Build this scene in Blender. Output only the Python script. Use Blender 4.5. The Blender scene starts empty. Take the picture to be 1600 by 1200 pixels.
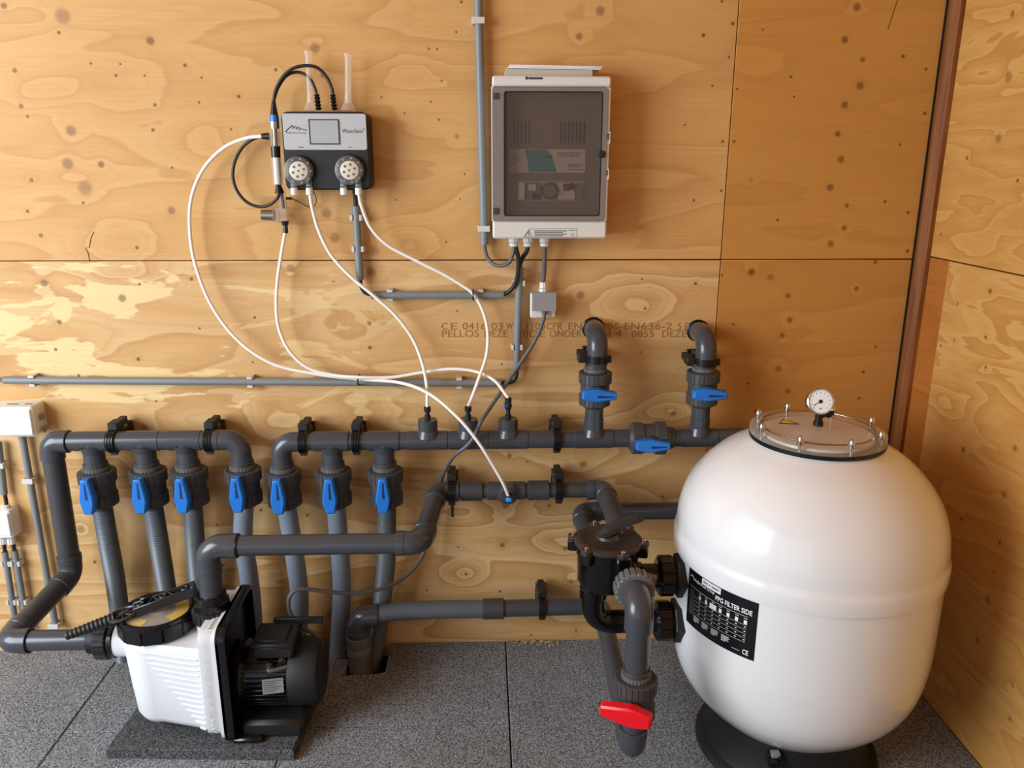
import bpy, bmesh, math, random
import numpy as np
from mathutils import Vector as V, Matrix
random.seed(7)
S = bpy.context.scene
COL = S.collection
PI = math.pi

# ------------------------------------------------------------------ camera, light, exposure
F_PX, PITCH, YAW, ROLL = 1248.5, .268903553, .0365499, -.0020461
CAM = V((0, -2.22593, 1.457227))
_cp, _sp, _cy, _sy = math.cos(PITCH), math.sin(PITCH), math.cos(YAW), math.sin(YAW)
FWD = V((_sy*_cp, _cy*_cp, -_sp)); _r = V((_cy, -_sy, 0)); _d = FWD.cross(_r)
RIGHT = math.cos(ROLL)*_r + math.sin(ROLL)*_d
DOWN = -math.sin(ROLL)*_r + math.cos(ROLL)*_d
cam = bpy.data.cameras.new('camera'); camo = bpy.data.objects.new('camera', cam); COL.objects.link(camo)
m3 = Matrix((RIGHT, -DOWN, -FWD)).transposed()
camo.matrix_world = Matrix.Translation(CAM) @ m3.to_4x4()
cam.sensor_width = 36; cam.sensor_fit = 'HORIZONTAL'; cam.lens = F_PX/1600*36; cam.clip_start = .02
S.camera = camo

S.view_settings.view_transform = 'Standard'; S.view_settings.look = 'None'
S.view_settings.gamma = 1; S.view_settings.use_curve_mapping = False
S.view_settings.exposure = 0.0
S.cycles.use_denoising = True
S.cycles.max_bounces = 10; S.cycles.transparent_max_bounces = 12
S.cycles.sample_clamp_indirect = 6

w = bpy.data.worlds.new('daylight'); S.world = w; w.use_nodes = True
bg = w.node_tree.nodes['Background']; bg.inputs['Color'].default_value = (.80, .90, 1.0, 1); bg.inputs['Strength'].default_value = .9

def area(name, loc, target, sx, sy, power, color):
    l = bpy.data.lights.new(name, 'AREA'); l.shape = 'RECTANGLE'; l.size = sx; l.size_y = sy
    l.energy = power; l.color = color
    o = bpy.data.objects.new(name, l); COL.objects.link(o); o.location = loc
    o.rotation_euler = (V(target)-V(loc)).to_track_quat('-Z', 'Y').to_euler()
    return o
# daylight falling in through the open left side of the room
area('door_daylight', (-2.95, -2.1, 1.6), (0.0, -.25, .5), 1.9, 1.9, 142, (.87, .94, 1.0))

# ------------------------------------------------------------------ picture point -> place at a distance from the back wall / at a height
def ray(px, py):
    return RIGHT*((px-800)/F_PX) + DOWN*((py-600)/F_PX) + FWD
def at(px, py, d=0.):
    r = ray(px, py); return CAM + r*((-d-CAM.y)/r.y)
def atz(px, py, z=0.):
    r = ray(px, py); return CAM + r*((z-CAM.z)/r.z)

# ------------------------------------------------------------------ materials
def lin(h):
    h = h.lstrip('#'); c = [int(h[i:i+2], 16)/255 for i in (0, 2, 4)]
    return tuple(x/12.92 if x <= .04045 else ((x+.055)/1.055)**2.4 for x in c) + (1,)
MATS = {}
def nt(name):
    m = bpy.data.materials.new(name); m.use_nodes = True
    return m, m.node_tree, m.node_tree.nodes['Principled BSDF']
def plain(name, col, rough=.4, metal=0., spec=.5, var=.06, nscale=30., bump=0., bscale=400., coat=0.):
    m, t, b = nt(name)
    b.inputs['Roughness'].default_value = rough; b.inputs['Metallic'].default_value = metal
    b.inputs['Specular IOR Level'].default_value = spec; b.inputs['Coat Weight'].default_value = coat
    c = lin(col)
    tc = t.nodes.new('ShaderNodeTexCoord')
    n = t.nodes.new('ShaderNodeTexNoise'); n.inputs['Scale'].default_value = nscale; n.inputs['Detail'].default_value = 3
    t.links.new(tc.outputs['Object'], n.inputs['Vector'])
    mx = t.nodes.new('ShaderNodeMix'); mx.data_type = 'RGBA'
    mx.inputs['A'].default_value = tuple(x*(1-var) for x in c[:3])+(1,)
    mx.inputs['B'].default_value = tuple(min(1, x*(1+var)) for x in c[:3])+(1,)
    t.links.new(n.outputs['Fac'], mx.inputs['Factor']); t.links.new(mx.outputs['Result'], b.inputs['Base Color'])
    if bump:
        n2 = t.nodes.new('ShaderNodeTexNoise'); n2.inputs['Scale'].default_value = bscale
        t.links.new(tc.outputs['Object'], n2.inputs['Vector'])
        bp = t.nodes.new('ShaderNodeBump'); bp.inputs['Strength'].default_value = bump; bp.inputs['Distance'].default_value = .002
        t.links.new(n2.outputs['Fac'], bp.inputs['Height']); t.links.new(bp.outputs['Normal'], b.inputs['Normal'])
    MATS[name] = m; return m
def clear(name, col, alpha, rough=.06, spec=.5):
    """see-through plastic: tinted transparency under a glossy skin"""
    m, t, b = nt(name)
    t.nodes.remove(b); out = t.nodes['Material Output']
    tr = t.nodes.new('ShaderNodeBsdfTransparent'); tr.inputs['Color'].default_value = lin(col)
    gl = t.nodes.new('ShaderNodeBsdfPrincipled'); gl.inputs['Base Color'].default_value = lin(col); gl.inputs['Roughness'].default_value = rough
    fr = t.nodes.new('ShaderNodeLayerWeight'); fr.inputs['Blend'].default_value = .25
    pw = t.nodes.new('ShaderNodeMath'); pw.operation = 'POWER'; pw.inputs[1].default_value = 1.6; t.links.new(fr.outputs['Facing'], pw.inputs[0])
    ad = t.nodes.new('ShaderNodeMath'); ad.operation = 'MULTIPLY_ADD'; ad.use_clamp = True; ad.inputs[1].default_value = .32; ad.inputs[2].default_value = 1-alpha
    t.links.new(pw.outputs[0], ad.inputs[0])
    mx = t.nodes.new('ShaderNodeMixShader')
    t.links.new(ad.outputs[0], mx.inputs[0]); t.links.new(tr.outputs[0], mx.inputs[1]); t.links.new(gl.outputs[0], mx.inputs[2])
    t.links.new(mx.outputs[0], out.inputs['Surface'])
    MATS[name] = m; return m

plain('pvc', '#414349', .22, bump=.05, bscale=60)
plain('pvc_worn', '#3d3e40', .42, var=.25, nscale=14)
plain('pvc_valve', '#414142', .42, var=.12)
plain('pvc_light', '#656565', .38)
plain('hose', '#585f66', .38, var=.05)
plain('hose_smooth', '#788391', .35, var=.05)
plain('black', '#111114', .26)
plain('black_edge', '#303032', .3)  # lighter black: edge highlights painted on the wrench, worn tone on the lever
plain('black_matt', '#151517', .55)
plain('black_gloss', '#0d0d0f', .18)
plain('black_dusty', '#38302a', .42, var=.5, nscale=18)
plain('blue', '#1b74cf', .38, var=.04)
plain('blue_dark', '#082c5c', .5)
plain('blue_bright', '#2b97e6', .4)
plain('red', '#e30f20', .35, var=.03)
plain('tank', '#e7e7e8', .2, var=.015, nscale=6, coat=.7)
plain('pump_white', '#dfe1e5', .38, var=.015)
plain('white', '#e9e9e6', .4, var=.02)
plain('box_white', '#d8d6d0', .45, var=.02)
plain('box_beige', '#bab1a4', .5, var=.03)
plain('conduit', '#7b7f80', .45, var=.04)
plain('clip', '#c9c6c0', .5)
plain('cable', '#5a5a5c', .5)
plain('cable_black', '#1c1c1e', .45)
plain('tube', '#f3efe9', .3, var=.01)
plain('chrome', '#d0d0d0', .12, metal=1)
plain('steel', '#a39d96', .3, metal=1)
plain('sensor_black', '#1d1d1f', .5, bump=.1, bscale=900)
plain('panel_grey', '#b6b6b8', .45, var=.02)
plain('emboss_shade', '#cfd1d5', .5)
plain('screen', '#a9abac', .25)
plain('ink', '#3b3b3d', .6)
plain('ink_dark', '#151515', .6)
plain('paper', '#f0eef0', .6)
plain('paper_pink', '#e7b9b9', .6)
plain('label_white', '#e8e8e8', .5)
plain('label_grey', '#8a8a8e', .5)
plain('label_black', '#0c0b12', .3)
plain('yellow', '#e9c414', .45)
plain('stamp', '#9a6636', .8, var=.3, nscale=120)
plain('inner_grey', '#9a8f86', .6)
plain('door_grey', '#7f7672', .3)
plain('inner_beige', '#c9c2b8', .6)
plain('teal', '#4fa3b5', .5, var=.3, nscale=40)
plain('maroon', '#8c2a30', .5)
plain('taupe', '#cbc1b8', .3, var=.1, nscale=12)
plain('dial', '#eef1f2', .4)
plain('dark_gap', '#140e0a', .9)
plain('brass_tan', '#a8987c', .35, metal=.8)
plain('cream', '#e8e0cc', .4)
plain('shaving', '#d9b98c', .8)
clear('clear_plastic', '#f6f4f2', .90)
clear('clear_lid', '#fbf8f4', .88, .03)
clear('smoked', '#d8d1cb', .94, .05)
clear('frosted', '#fdfbf8', .86, .1)

def rubber(name, lo, hi):
    m, t, b = nt(name); b.inputs['Roughness'].default_value = .9; b.inputs['Specular IOR Level'].default_value = .25
    tc = t.nodes.new('ShaderNodeTexCoord')
    n = t.nodes.new('ShaderNodeTexNoise'); n.inputs['Scale'].default_value = 210; n.inputs['Detail'].default_value = 3; n.inputs['Roughness'].default_value = .7
    v = t.nodes.new('ShaderNodeTexVoronoi'); v.inputs['Scale'].default_value = 260
    n3 = t.nodes.new('ShaderNodeTexNoise'); n3.inputs['Scale'].default_value = 5; n3.inputs['Detail'].default_value = 3
    for q in (n, v, n3): t.links.new(tc.outputs['Object'], q.inputs['Vector'])
    r = t.nodes.new('ShaderNodeValToRGB'); e = r.color_ramp.elements
    e[0].position = .33; e[0].color = lin(lo); e[1].position = .72; e[1].color = lin(hi)
    k = r.color_ramp.elements.new(.5); k.color = tuple((a+c_)/2*.85 for a, c_ in zip(lin(lo), lin(hi)))
    ad = t.nodes.new('ShaderNodeMath'); ad.operation = 'MULTIPLY_ADD'; ad.inputs[1].default_value = .28
    sb = t.nodes.new('ShaderNodeMath'); sb.operation = 'SUBTRACT'; sb.inputs[1].default_value = .14
    t.links.new(v.outputs['Color'], ad.inputs[0]); t.links.new(n.outputs['Fac'], ad.inputs[2]); t.links.new(ad.outputs[0], sb.inputs[0])
    t.links.new(sb.outputs[0], r.inputs['Fac'])
    mx = t.nodes.new('ShaderNodeMix'); mx.data_type = 'RGBA'; mx.blend_type = 'MULTIPLY'; mx.inputs['Factor'].default_value = .35
    t.links.new(r.outputs['Color'], mx.inputs['A']); t.links.new(n3.outputs['Fac'], mx.inputs['B'])
    t.links.new(mx.outputs['Result'], b.inputs['Base Color'])
    bp = t.nodes.new('ShaderNodeBump'); bp.inputs['Strength'].default_value = .7; bp.inputs['Distance'].default_value = .003
    t.links.new(sb.outputs[0], bp.inputs['Height']); t.links.new(bp.outputs['Normal'], b.inputs['Normal'])
    MATS[name] = m; return m
rubber('rubber', '#404246', '#c2c5ca')
rubber('rubber_pad', '#27282a', '#797a7d')

def plywood(name, light, mid, dark, knots, axis='x', contrast=1., patch=0., seed=0., rings=7., fine=1.):
    """rotary-cut spruce ply: noise contours stretched along the grain, bent round the knots"""
    m, t, b = nt(name); N = t.nodes.new; L = t.links.new
    b.inputs['Roughness'].default_value = .55; b.inputs['Specular IOR Level'].default_value = .3
    tc = N('ShaderNodeTexCoord'); sp = N('ShaderNodeSeparateXYZ'); L(tc.outputs['Object'], sp.inputs[0])
    uv = N('ShaderNodeCombineXYZ'); L(sp.outputs['X' if axis == 'x' else 'Y'], uv.inputs['X']); L(sp.outputs['Z'], uv.inputs['Y'])
    uv.inputs['Z'].default_value = seed
    def math_(op, a, c=None, v=None, clamp=False):
        q = N('ShaderNodeMath'); q.operation = op; q.use_clamp = clamp
        L(a, q.inputs[0])
        if c is not None: L(c, q.inputs[1])
        elif v is not None: q.inputs[1].default_value = v
        return q.outputs[0]
    def mp(scale):
        q = N('ShaderNodeVectorMath'); q.operation = 'MULTIPLY'; q.inputs[1].default_value = scale; L(uv.outputs[0], q.inputs[0]); return q.outputs[0]
    def noise(scale, det=2., rough=.5, dist=0.):
        q = N('ShaderNodeTexNoise'); q.inputs['Scale'].default_value = 1; q.inputs['Detail'].default_value = det
        q.inputs['Roughness'].default_value = rough; q.inputs['Distortion'].default_value = dist
        L(mp(scale), q.inputs['Vector']); return q.outputs['Fac']
    h = noise((.95*fine, 4.6*fine, 1), 3., .42, .5)
    mask = None
    # wavering, grain-long coordinates for the knotless growth-ring swirls
    wn = N('ShaderNodeTexNoise'); wn.inputs['Scale'].default_value = 9; wn.inputs['Detail'].default_value = 2; L(uv.outputs[0], wn.inputs['Vector'])
    ws_ = N('ShaderNodeVectorMath'); ws_.operation = 'MULTIPLY_ADD'; ws_.inputs[1].default_value = (.07, .045, 0); L(wn.outputs['Color'], ws_.inputs[0]); L(uv.outputs[0], ws_.inputs[2])
    wq = N('ShaderNodeVectorMath'); wq.operation = 'MULTIPLY'; wq.inputs[1].default_value = (.6, 1, 1); L(ws_.outputs[0], wq.inputs[0])
    for u, v_, rk, st in knots:
        if st == 0:
            q = N('ShaderNodeVectorMath'); q.operation = 'DISTANCE'; q.inputs[1].default_value = ((u+.035)*.6, v_+.0225, seed); L(wq.outputs[0], q.inputs[0])
            g = N('ShaderNodeMapRange'); g.interpolation_type = 'SMOOTHSTEP'
            for i_, val in zip(('From Min', 'From Max', 'To Min', 'To Max'), (0, rk*3.4+.02, .22, 0)): g.inputs[i_].default_value = val
            L(q.outputs['Value'], g.inputs['Value']); h = math_('ADD', h, g.outputs[0]); continue
        q = N('ShaderNodeVectorMath'); q.operation = 'DISTANCE'; q.inputs[1].default_value = (u, v_, seed); L(uv.outputs[0], q.inputs[0])
        a = N('ShaderNodeMapRange'); a.interpolation_type = 'SMOOTHSTEP'
        for i_, val in zip(('From Min', 'From Max', 'To Min', 'To Max'), (rk*.45, rk*1.15, st, 0)): a.inputs[i_].default_value = val
        L(q.outputs['Value'], a.inputs['Value'])
        mask = a.outputs[0] if mask is None else math_('MAXIMUM', mask, a.outputs[0])
        if rk > .0055:
            g = N('ShaderNodeMapRange'); g.interpolation_type = 'SMOOTHSTEP'
            for i_, val in zip(('From Min', 'From Max', 'To Min', 'To Max'), (0, rk*3.2+.012, min(.075, rk*5), 0)): g.inputs[i_].default_value = val
            L(q.outputs['Value'], g.inputs['Value']); h = math_('ADD', h, g.outputs[0])
    band = math_('FRACT', math_('MULTIPLY', h, v=rings))
    r = N('ShaderNodeValToRGB'); el = r.color_ramp.elements
    lc, mc, dc = lin(light), lin(mid), lin(dark)
    def mix(a, c, f): return tuple(x+(y-x)*f for x, y in zip(a, c))
    el[0].position = 0; el[0].color = mix(mc, lc, .8*contrast)
    el[1].position = 1; el[1].color = mix(mc, lc, .45*contrast)
    for pos, colr in ((.35, mix(mc, lc, .35*contrast)), (.62, mc), (.84, mix(mc, dc, .32*contrast)), (.93, mix(mc, dc, .55*contrast)), (.97, mix(mc, dc, .25*contrast))):
        k = el.new(pos); k.color = colr
    L(band, r.inputs['Fac'])
    col = r.outputs['Color']
    def blend(base, colr, fac, mode='MIX'):
        q = N('ShaderNodeMix'); q.data_type = 'RGBA'; q.blend_type = mode; L(base, q.inputs['A'])
        if isinstance(colr, tuple): q.inputs['B'].default_value = colr
        else: L(colr, q.inputs['B'])
        if isinstance(fac, float): q.inputs['Factor'].default_value = fac
        else: L(fac, q.inputs['Factor'])
        return q.outputs['Result']
    f2 = math_('FRACT', math_('MULTIPLY', h, v=rings*3.0))
    p2 = N('ShaderNodeMapRange'); p2.interpolation_type = 'SMOOTHSTEP'
    for i_, val in zip(('From Min', 'From Max', 'To Min', 'To Max'), (.45, .95, 0, .38*contrast)): p2.inputs[i_].default_value = val
    L(f2, p2.inputs['Value']); col = blend(col, mix(mc, dc, .45), p2.outputs[0])
    # broad tone drift and fine fibre streaks
    big = noise((.7, 1.6, 1), 2, .5)
    dr = N('ShaderNodeMapRange'); dr.inputs['From Min'].default_value = .3; dr.inputs['From Max'].default_value = .7
    dr.inputs['To Min'].default_value = 0; dr.inputs['To Max'].default_value = .5; L(big, dr.inputs['Value'])
    col = blend(col, mix(mc, dc, .35), dr.outputs[0])
    if patch:
        pn = noise((3.0, 9.5, 1), 4.5, .58, .5)
        st = math_('MULTIPLY', math_('SUBTRACT', pn, v=.565), v=55., clamp=True)
        xr = N('ShaderNodeMapRange')
        for i_, val in zip(('From Min', 'From Max', 'To Min', 'To Max'), (-.75, .05, patch, 0)): xr.inputs[i_].default_value = val
        L(sp.outputs['X'], xr.inputs['Value'])
        zr = N('ShaderNodeMapRange')
        for i_, val in zip(('From Min', 'From Max', 'To Min', 'To Max'), (.55, .75, 0, 1)): zr.inputs[i_].default_value = val
        L(sp.outputs['Z'], zr.inputs['Value'])
        col = blend(col, lin('#e6c890'), math_('MULTIPLY', math_('MULTIPLY', st, xr.outputs[0], clamp=True), zr.outputs[0]))
    fib = noise((5, 190, 1), 3, .6)
    fr = N('ShaderNodeMapRange'); fr.inputs['To Min'].default_value = .88; fr.inputs['To Max'].default_value = 1.10; L(fib, fr.inputs['Value'])
    cm = N('ShaderNodeCombineColor')
    for i_ in range(3): L(fr.outputs[0], cm.inputs[i_])
    col = blend(col, cm.outputs[0], 1., 'MULTIPLY')
    if mask is not None: col = blend(col, lin('#43260f'), mask)
    L(col, b.inputs['Base Color'])
    bp = N('ShaderNodeBump'); bp.inputs['Strength'].default_value = .12; bp.inputs['Distance'].default_value = .002
    L(fib, bp.inputs['Height']); L(bp.outputs['Normal'], b.inputs['Normal'])
    MATS[name] = m; return m

def trim_mat():
    m, t, b = nt('trim_wood'); b.inputs['Roughness'].default_value = .6; b.inputs['Specular IOR Level'].default_value = .25
    tc = t.nodes.new('ShaderNodeTexCoord'); mp = t.nodes.new('ShaderNodeMapping'); mp.inputs['Scale'].default_value = (120, 120, 4)
    n = t.nodes.new('ShaderNodeTexNoise'); n.inputs['Scale'].default_value = 1; n.inputs['Detail'].default_value = 4
    t.links.new(tc.outputs['Object'], mp.inputs['Vector']); t.links.new(mp.outputs['Vector'], n.inputs['Vector'])
    r = t.nodes.new('ShaderNodeValToRGB'); e = r.color_ramp.elements
    e[0].position = .3; e[0].color = lin('#66360f'); e[1].position = .7; e[1].color = lin('#8f5526')
    t.links.new(n.outputs['Fac'], r.inputs['Fac']); t.links.new(r.outputs['Color'], b.inputs['Base Color']); MATS['trim_wood'] = m
trim_mat()

# ------------------------------------------------------------------ mesh building
class MB:
    def __init__(s): s.v = []; s.f = []
    def add(s, vs, fs):
        o = len(s.v); s.v += [V(a) for a in vs]; s.f += [tuple(i+o for i in f) for f in fs]; return s
def frame(o, z, x=None):
    """4x4 with local z along z and local x as near as can be to x"""
    z = V(z).normalized(); x = V(x) if x is not None else (V((1, 0, 0)) if abs(z.x) < .9 else V((0, 1, 0)))
    y = z.cross(x).normalized(); x = y.cross(z)
    M = Matrix((x, y, z)).transposed().to_4x4(); M.translation = V(o); return M
def lathe(mb, prof, M=None, n=32, cap=(True, True)):
    M = M or Matrix.Identity(4); vs = []; fs = []
    for r, z in prof:
        for i in range(n):
            a = 2*PI*i/n; vs.append(M @ V((r*math.cos(a), r*math.sin(a), z)))
    k = len(prof)
    for j in range(k-1):
        for i in range(n):
            i2 = (i+1) % n; fs.append((j*n+i, j*n+i2, (j+1)*n+i2, (j+1)*n+i))
    if cap[0]: fs.append(tuple(range(n-1, -1, -1)))
    if cap[1]: fs.append(tuple((k-1)*n+i for i in range(n)))
    return mb.add(vs, fs)
def cyl(mb, a, b, r, n=24, r2=None, ch=0.):
    a, b = V(a), V(b); L = (b-a).length; r2 = r if r2 is None else r2; M = frame(a, b-a)
    p = [(r, 0), (r2, L)] if not ch else [(r-ch, 0), (r, ch), (r2, L-ch), (r2-ch, L)]
    return lathe(mb, p, M, n)
def tube(mb, pts, r, n=16, cap=True, closed=False):
    pts = [V(p) for p in pts]; k = len(pts); rs = r if isinstance(r, (list, tuple)) else [r]*k
    tan = []
    for i in range(k):
        if closed: d = pts[(i+1) % k]-pts[i-1]
        else: d = pts[min(i+1, k-1)]-pts[max(i-1, 0)]
        tan.append(d.normalized())
    nx = tan[0].orthogonal().normalized(); vs = []; fs = []
    for i in range(k):
        nx = (nx - tan[i]*nx.dot(tan[i])).normalized(); ny = tan[i].cross(nx)
        for j in range(n):
            a = 2*PI*j/n; vs.append(pts[i]+(nx*math.cos(a)+ny*math.sin(a))*rs[i])
    for i in range(k if closed else k-1):
        i2 = (i+1) % k
        for j in range(n):
            j2 = (j+1) % n; fs.append((i*n+j, i*n+j2, i2*n+j2, i2*n+j))
    if cap and not closed: fs.append(tuple(range(n-1, -1, -1))); fs.append(tuple((k-1)*n+j for j in range(n)))
    return mb.add(vs, fs)
def ring(mb, c, axis, R, r, n=32, m=8):
    M = frame(c, axis)
    return tube(mb, [M @ V((R*math.cos(2*PI*i/n), R*math.sin(2*PI*i/n), 0)) for i in range(n)], r, m, closed=True)
def prism(mb, poly, z0, z1, M=None, ch=0.):
    """outline (counter-clockwise) pushed from z0 to z1, the far edge eased by ch"""
    M = M or Matrix.Identity(4); n = len(poly); lv = [(poly, z0)]
    def inset(p, c):
        o = []
        for i in range(n):
            a, b_, d = V(p[i-1]), V(p[i]), V(p[(i+1) % n])
            e1, e2 = (b_-a).normalized(), (d-b_).normalized()
            n1, n2 = V((-e1.y, e1.x)), V((-e2.y, e2.x)); q = n1+n2
            q = q*(c/max(.35, 1+n1.dot(n2))); o.append((b_.x+q.x, b_.y+q.y))
        return o
    if ch: lv += [(poly, z1-ch), (inset(poly, ch), z1)]
    else: lv.append((poly, z1))
    vs = [M @ V((p[0], p[1], z)) for P, z in lv for p in P]; fs = [tuple(range(n-1, -1, -1))]
    for j in range(len(lv)-1):
        for i in range(n):
            i2 = (i+1) % n; fs.append((j*n+i, j*n+i2, (j+1)*n+i2, (j+1)*n+i))
    fs.append(tuple((len(lv)-1)*n+i for i in range(n)))
    return mb.add(vs, fs)
def rrect(w, h, r, n=5, cx=0, cy=0):
    o = []
    for sx, sy, a0 in ((1, 1, 0), (-1, 1, 90), (-1, -1, 180), (1, -1, 270)):
        for i in range(n+1):
            a = math.radians(a0+90*i/n); o.append((cx+sx*(w/2-r)+r*math.cos(a), cy+sy*(h/2-r)+r*math.sin(a)))
    return o
def box(mb, c, s, M=None, ch=None):
    M = M or Matrix.Identity(4); s = V(s)
    if ch is None: ch = min(s)*.12
    bm = bmesh.new(); bmesh.ops.create_cube(bm, size=1)
    bmesh.ops.scale(bm, vec=s, verts=bm.verts)
    if ch: bmesh.ops.bevel(bm, geom=bm.edges[:], offset=ch, segments=1, affect='EDGES')
    bmesh.ops.translate(bm, vec=V(c), verts=bm.verts)
    bm.verts.index_update()
    mb.add([M @ v.co for v in bm.verts], [[v.index for v in f.verts] for f in bm.faces]); bm.free(); return mb
def nut(mb, M, r, z0, z1, teeth=18, depth=.004, ch=.004, duty=.5):
    """ribbed union nut about local z"""
    outline = []
    for i in range(teeth):
        a0 = 2*PI*i/teeth; st = 2*PI/teeth
        for f, rr in ((0, r), (duty, r), (duty+.08, r-depth), (.92, r-depth)):
            outline.append((rr, a0+st*f))
    n = len(outline); vs = []; fs = []
    for z, sc_, flat in ((z0, 1, r-depth-ch), (z0+ch, 1, None), (z1-ch, 1, None), (z1, 1, r-depth-ch)):
        for rr, a in outline:
            q = flat if flat else rr; vs.append(M @ V((q*math.cos(a), q*math.sin(a), z)))
    for j in range(3):
        for i in range(n):
            i2 = (i+1) % n; fs.append((j*n+i, j*n+i2, (j+1)*n+i2, (j+1)*n+i))
    fs.append(tuple(range(n-1, -1, -1))); fs.append(tuple(3*n+i for i in range(n)))
    return mb.add(vs, fs)
def fillet(pts, r, n=7):
    pts = [V(p) for p in pts]; o = [pts[0]]
    for i in range(1, len(pts)-1):
        a, b, c = pts[i-1], pts[i], pts[i+1]; u, v = (a-b), (c-b); lu, lv = u.length, v.length; u.normalize(); v.normalize()
        ang = u.angle(v); t = min(r/math.tan(ang/2), lu*.49, lv*.49); rr = t*math.tan(ang/2)
        bis = (u+v).normalized(); cen = b+bis*(rr/math.sin(ang/2)); p0, p1 = b+u*t, b+v*t
        e0, e1 = (p0-cen), (p1-cen); th = e0.angle(e1)
        for k in range(n+1):
            f = k/n; o.append(cen+(e0*math.sin((1-f)*th)+e1*math.sin(f*th))/math.sin(th))
    o.append(pts[-1]); return o
def smooth(pts, n=7):
    P = [V(p) for p in pts]; P = [P[0]*2-P[1]]+P+[P[-1]*2-P[-2]]; o = []
    for i in range(1, len(P)-2):
        for k in range(n):
            t = k/n; a, b, c, d = P[i-1], P[i], P[i+1], P[i+2]
            o.append(.5*((2*b)+(c-a)*t+(2*a-5*b+4*c-d)*t*t+(3*b-a-3*c+d)*t**3))
    o.append(P[-2]); return o
def corrugated(pts, r, pitch=.0055, amp=.0012):
    """ringed hose: resampled path and radii"""
    P = [V(p) for p in pts]; o = [P[0]]; d = 0
    ds = [0]
    for a, b in zip(P, P[1:]): ds.append(ds[-1]+(b-a).length)
    k = int(ds[-1]/(pitch/2)); o = []; rs = []; j = 0
    for i in range(k+1):
        s_ = ds[-1]*i/k
        while j < len(ds)-2 and ds[j+1] < s_: j += 1
        f = (s_-ds[j])/max(1e-9, ds[j+1]-ds[j]); o.append(P[j].lerp(P[j+1], f)); rs.append(r+(amp if i % 2 else -amp))
    return o, rs

_txt = {}
def text_mesh(s, size=1., align='LEFT', bold=0.):
    key = (s, align, bold)
    if key not in _txt:
        c = bpy.data.curves.new('text', 'FONT'); c.body = s; c.size = 1; c.align_x = align; c.align_y = 'CENTER'; c.resolution_u = 3; c.offset = bold
        o = bpy.data.objects.new('text', c); me = o.to_mesh()
        _txt[key] = ([tuple(v.co) for v in me.vertices], [tuple(p.vertices) for p in me.polygons])
        o.to_mesh_clear(); bpy.data.objects.remove(o); bpy.data.curves.remove(c)
    vs, fs = _txt[key]; return [(x*size, y*size) for x, y, z in vs], fs
def text(mb, s, size, fn, u=0, v=0, align='LEFT', width=None, bold=0.):
    """flat lettering; fn maps (u, v) on the printed face to a place"""
    vs, fs = text_mesh(s, size, align, bold)
    sx = 1.
    if width:
        xs = [a for a, _ in vs]; sx = width/(max(xs)-min(xs))
    return mb.add([fn(u+a*sx, v+b) for a, b in vs], fs)
def patch(mb, fn, u0, u1, v0, v1, nu=1, nv=1):
    vs = [fn(u0+(u1-u0)*i/nu, v0+(v1-v0)*j/nv) for j in range(nv+1) for i in range(nu+1)]
    fs = [(j*(nu+1)+i, j*(nu+1)+i+1, (j+1)*(nu+1)+i+1, (j+1)*(nu+1)+i) for j in range(nv) for i in range(nu)]
    return mb.add(vs, fs)
def face(M, off=.0):
    return lambda u, v: M @ V((u, v, off))

# ------------------------------------------------------------------ objects
def tag(o, label=None, cat=None, group=None, kind=None):
    if label: o['label'] = label
    if cat: o['category'] = cat
    if group: o['group'] = group
    if kind: o['kind'] = kind
    return o
def mesh(name, mb, mat, origin=V((0, 0, 0)), sharp=38, Minv=None):
    me = bpy.data.meshes.new(name)
    if Minv is not None: vs = [Minv @ v for v in mb.v]
    else: vs = [v-origin for v in mb.v]
    me.from_pydata([tuple(v) for v in vs], [], mb.f); me.validate()
    bm = bmesh.new(); bm.from_mesh(me); bmesh.ops.recalc_face_normals(bm, faces=bm.faces); bm.to_mesh(me); bm.free()
    me.polygons.foreach_set('use_smooth', [True]*len(me.polygons)); me.set_sharp_from_angle(angle=math.radians(sharp))
    me.materials.append(MATS[mat] if isinstance(mat, str) else mat); return me
ORG = {}
def thing(name, label, cat, loc=(0, 0, 0), group=None, kind=None):
    o = bpy.data.objects.new(name, None); o.empty_display_size = .03; COL.objects.link(o); o.location = loc
    ORG[o.name] = V(loc); return tag(o, label, cat, group, kind)
def part(name, mb, mat, root, label=None, sharp=38, kind=None):
    org = ORG[root.name]
    o = bpy.data.objects.new(name, mesh(name, mb, mat, org, sharp)); COL.objects.link(o); o.parent = root
    if root.type == 'MESH': pass
    ORG[o.name] = org
    return tag(o, label, kind=kind)
def solo(name, mb, mat, label=None, cat=None, group=None, kind=None, loc=None, sharp=38):
    loc = V(loc) if loc is not None else sum(mb.v, V((0, 0, 0)))/len(mb.v)
    o = bpy.data.objects.new(name, mesh(name, mb, mat, loc, sharp)); COL.objects.link(o); o.location = loc
    ORG[o.name] = loc; return tag(o, label, cat, group, kind)
def copy_tree(o, parent=None):
    c = o.copy(); COL.objects.link(c)
    if parent: c.parent = parent
    for ch in list(o.children): copy_tree(ch, c)
    return c
class Proto:
    """first placing moves the thing itself, later ones copy it with its parts"""
    def __init__(s, root): s.root = root; s.used = False
    def place(s, M, label, group=None):
        o = copy_tree(s.root) if s.used else s.root; s.used = True
        o.matrix_world = M; tag(o, label, group=group); return o

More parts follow.
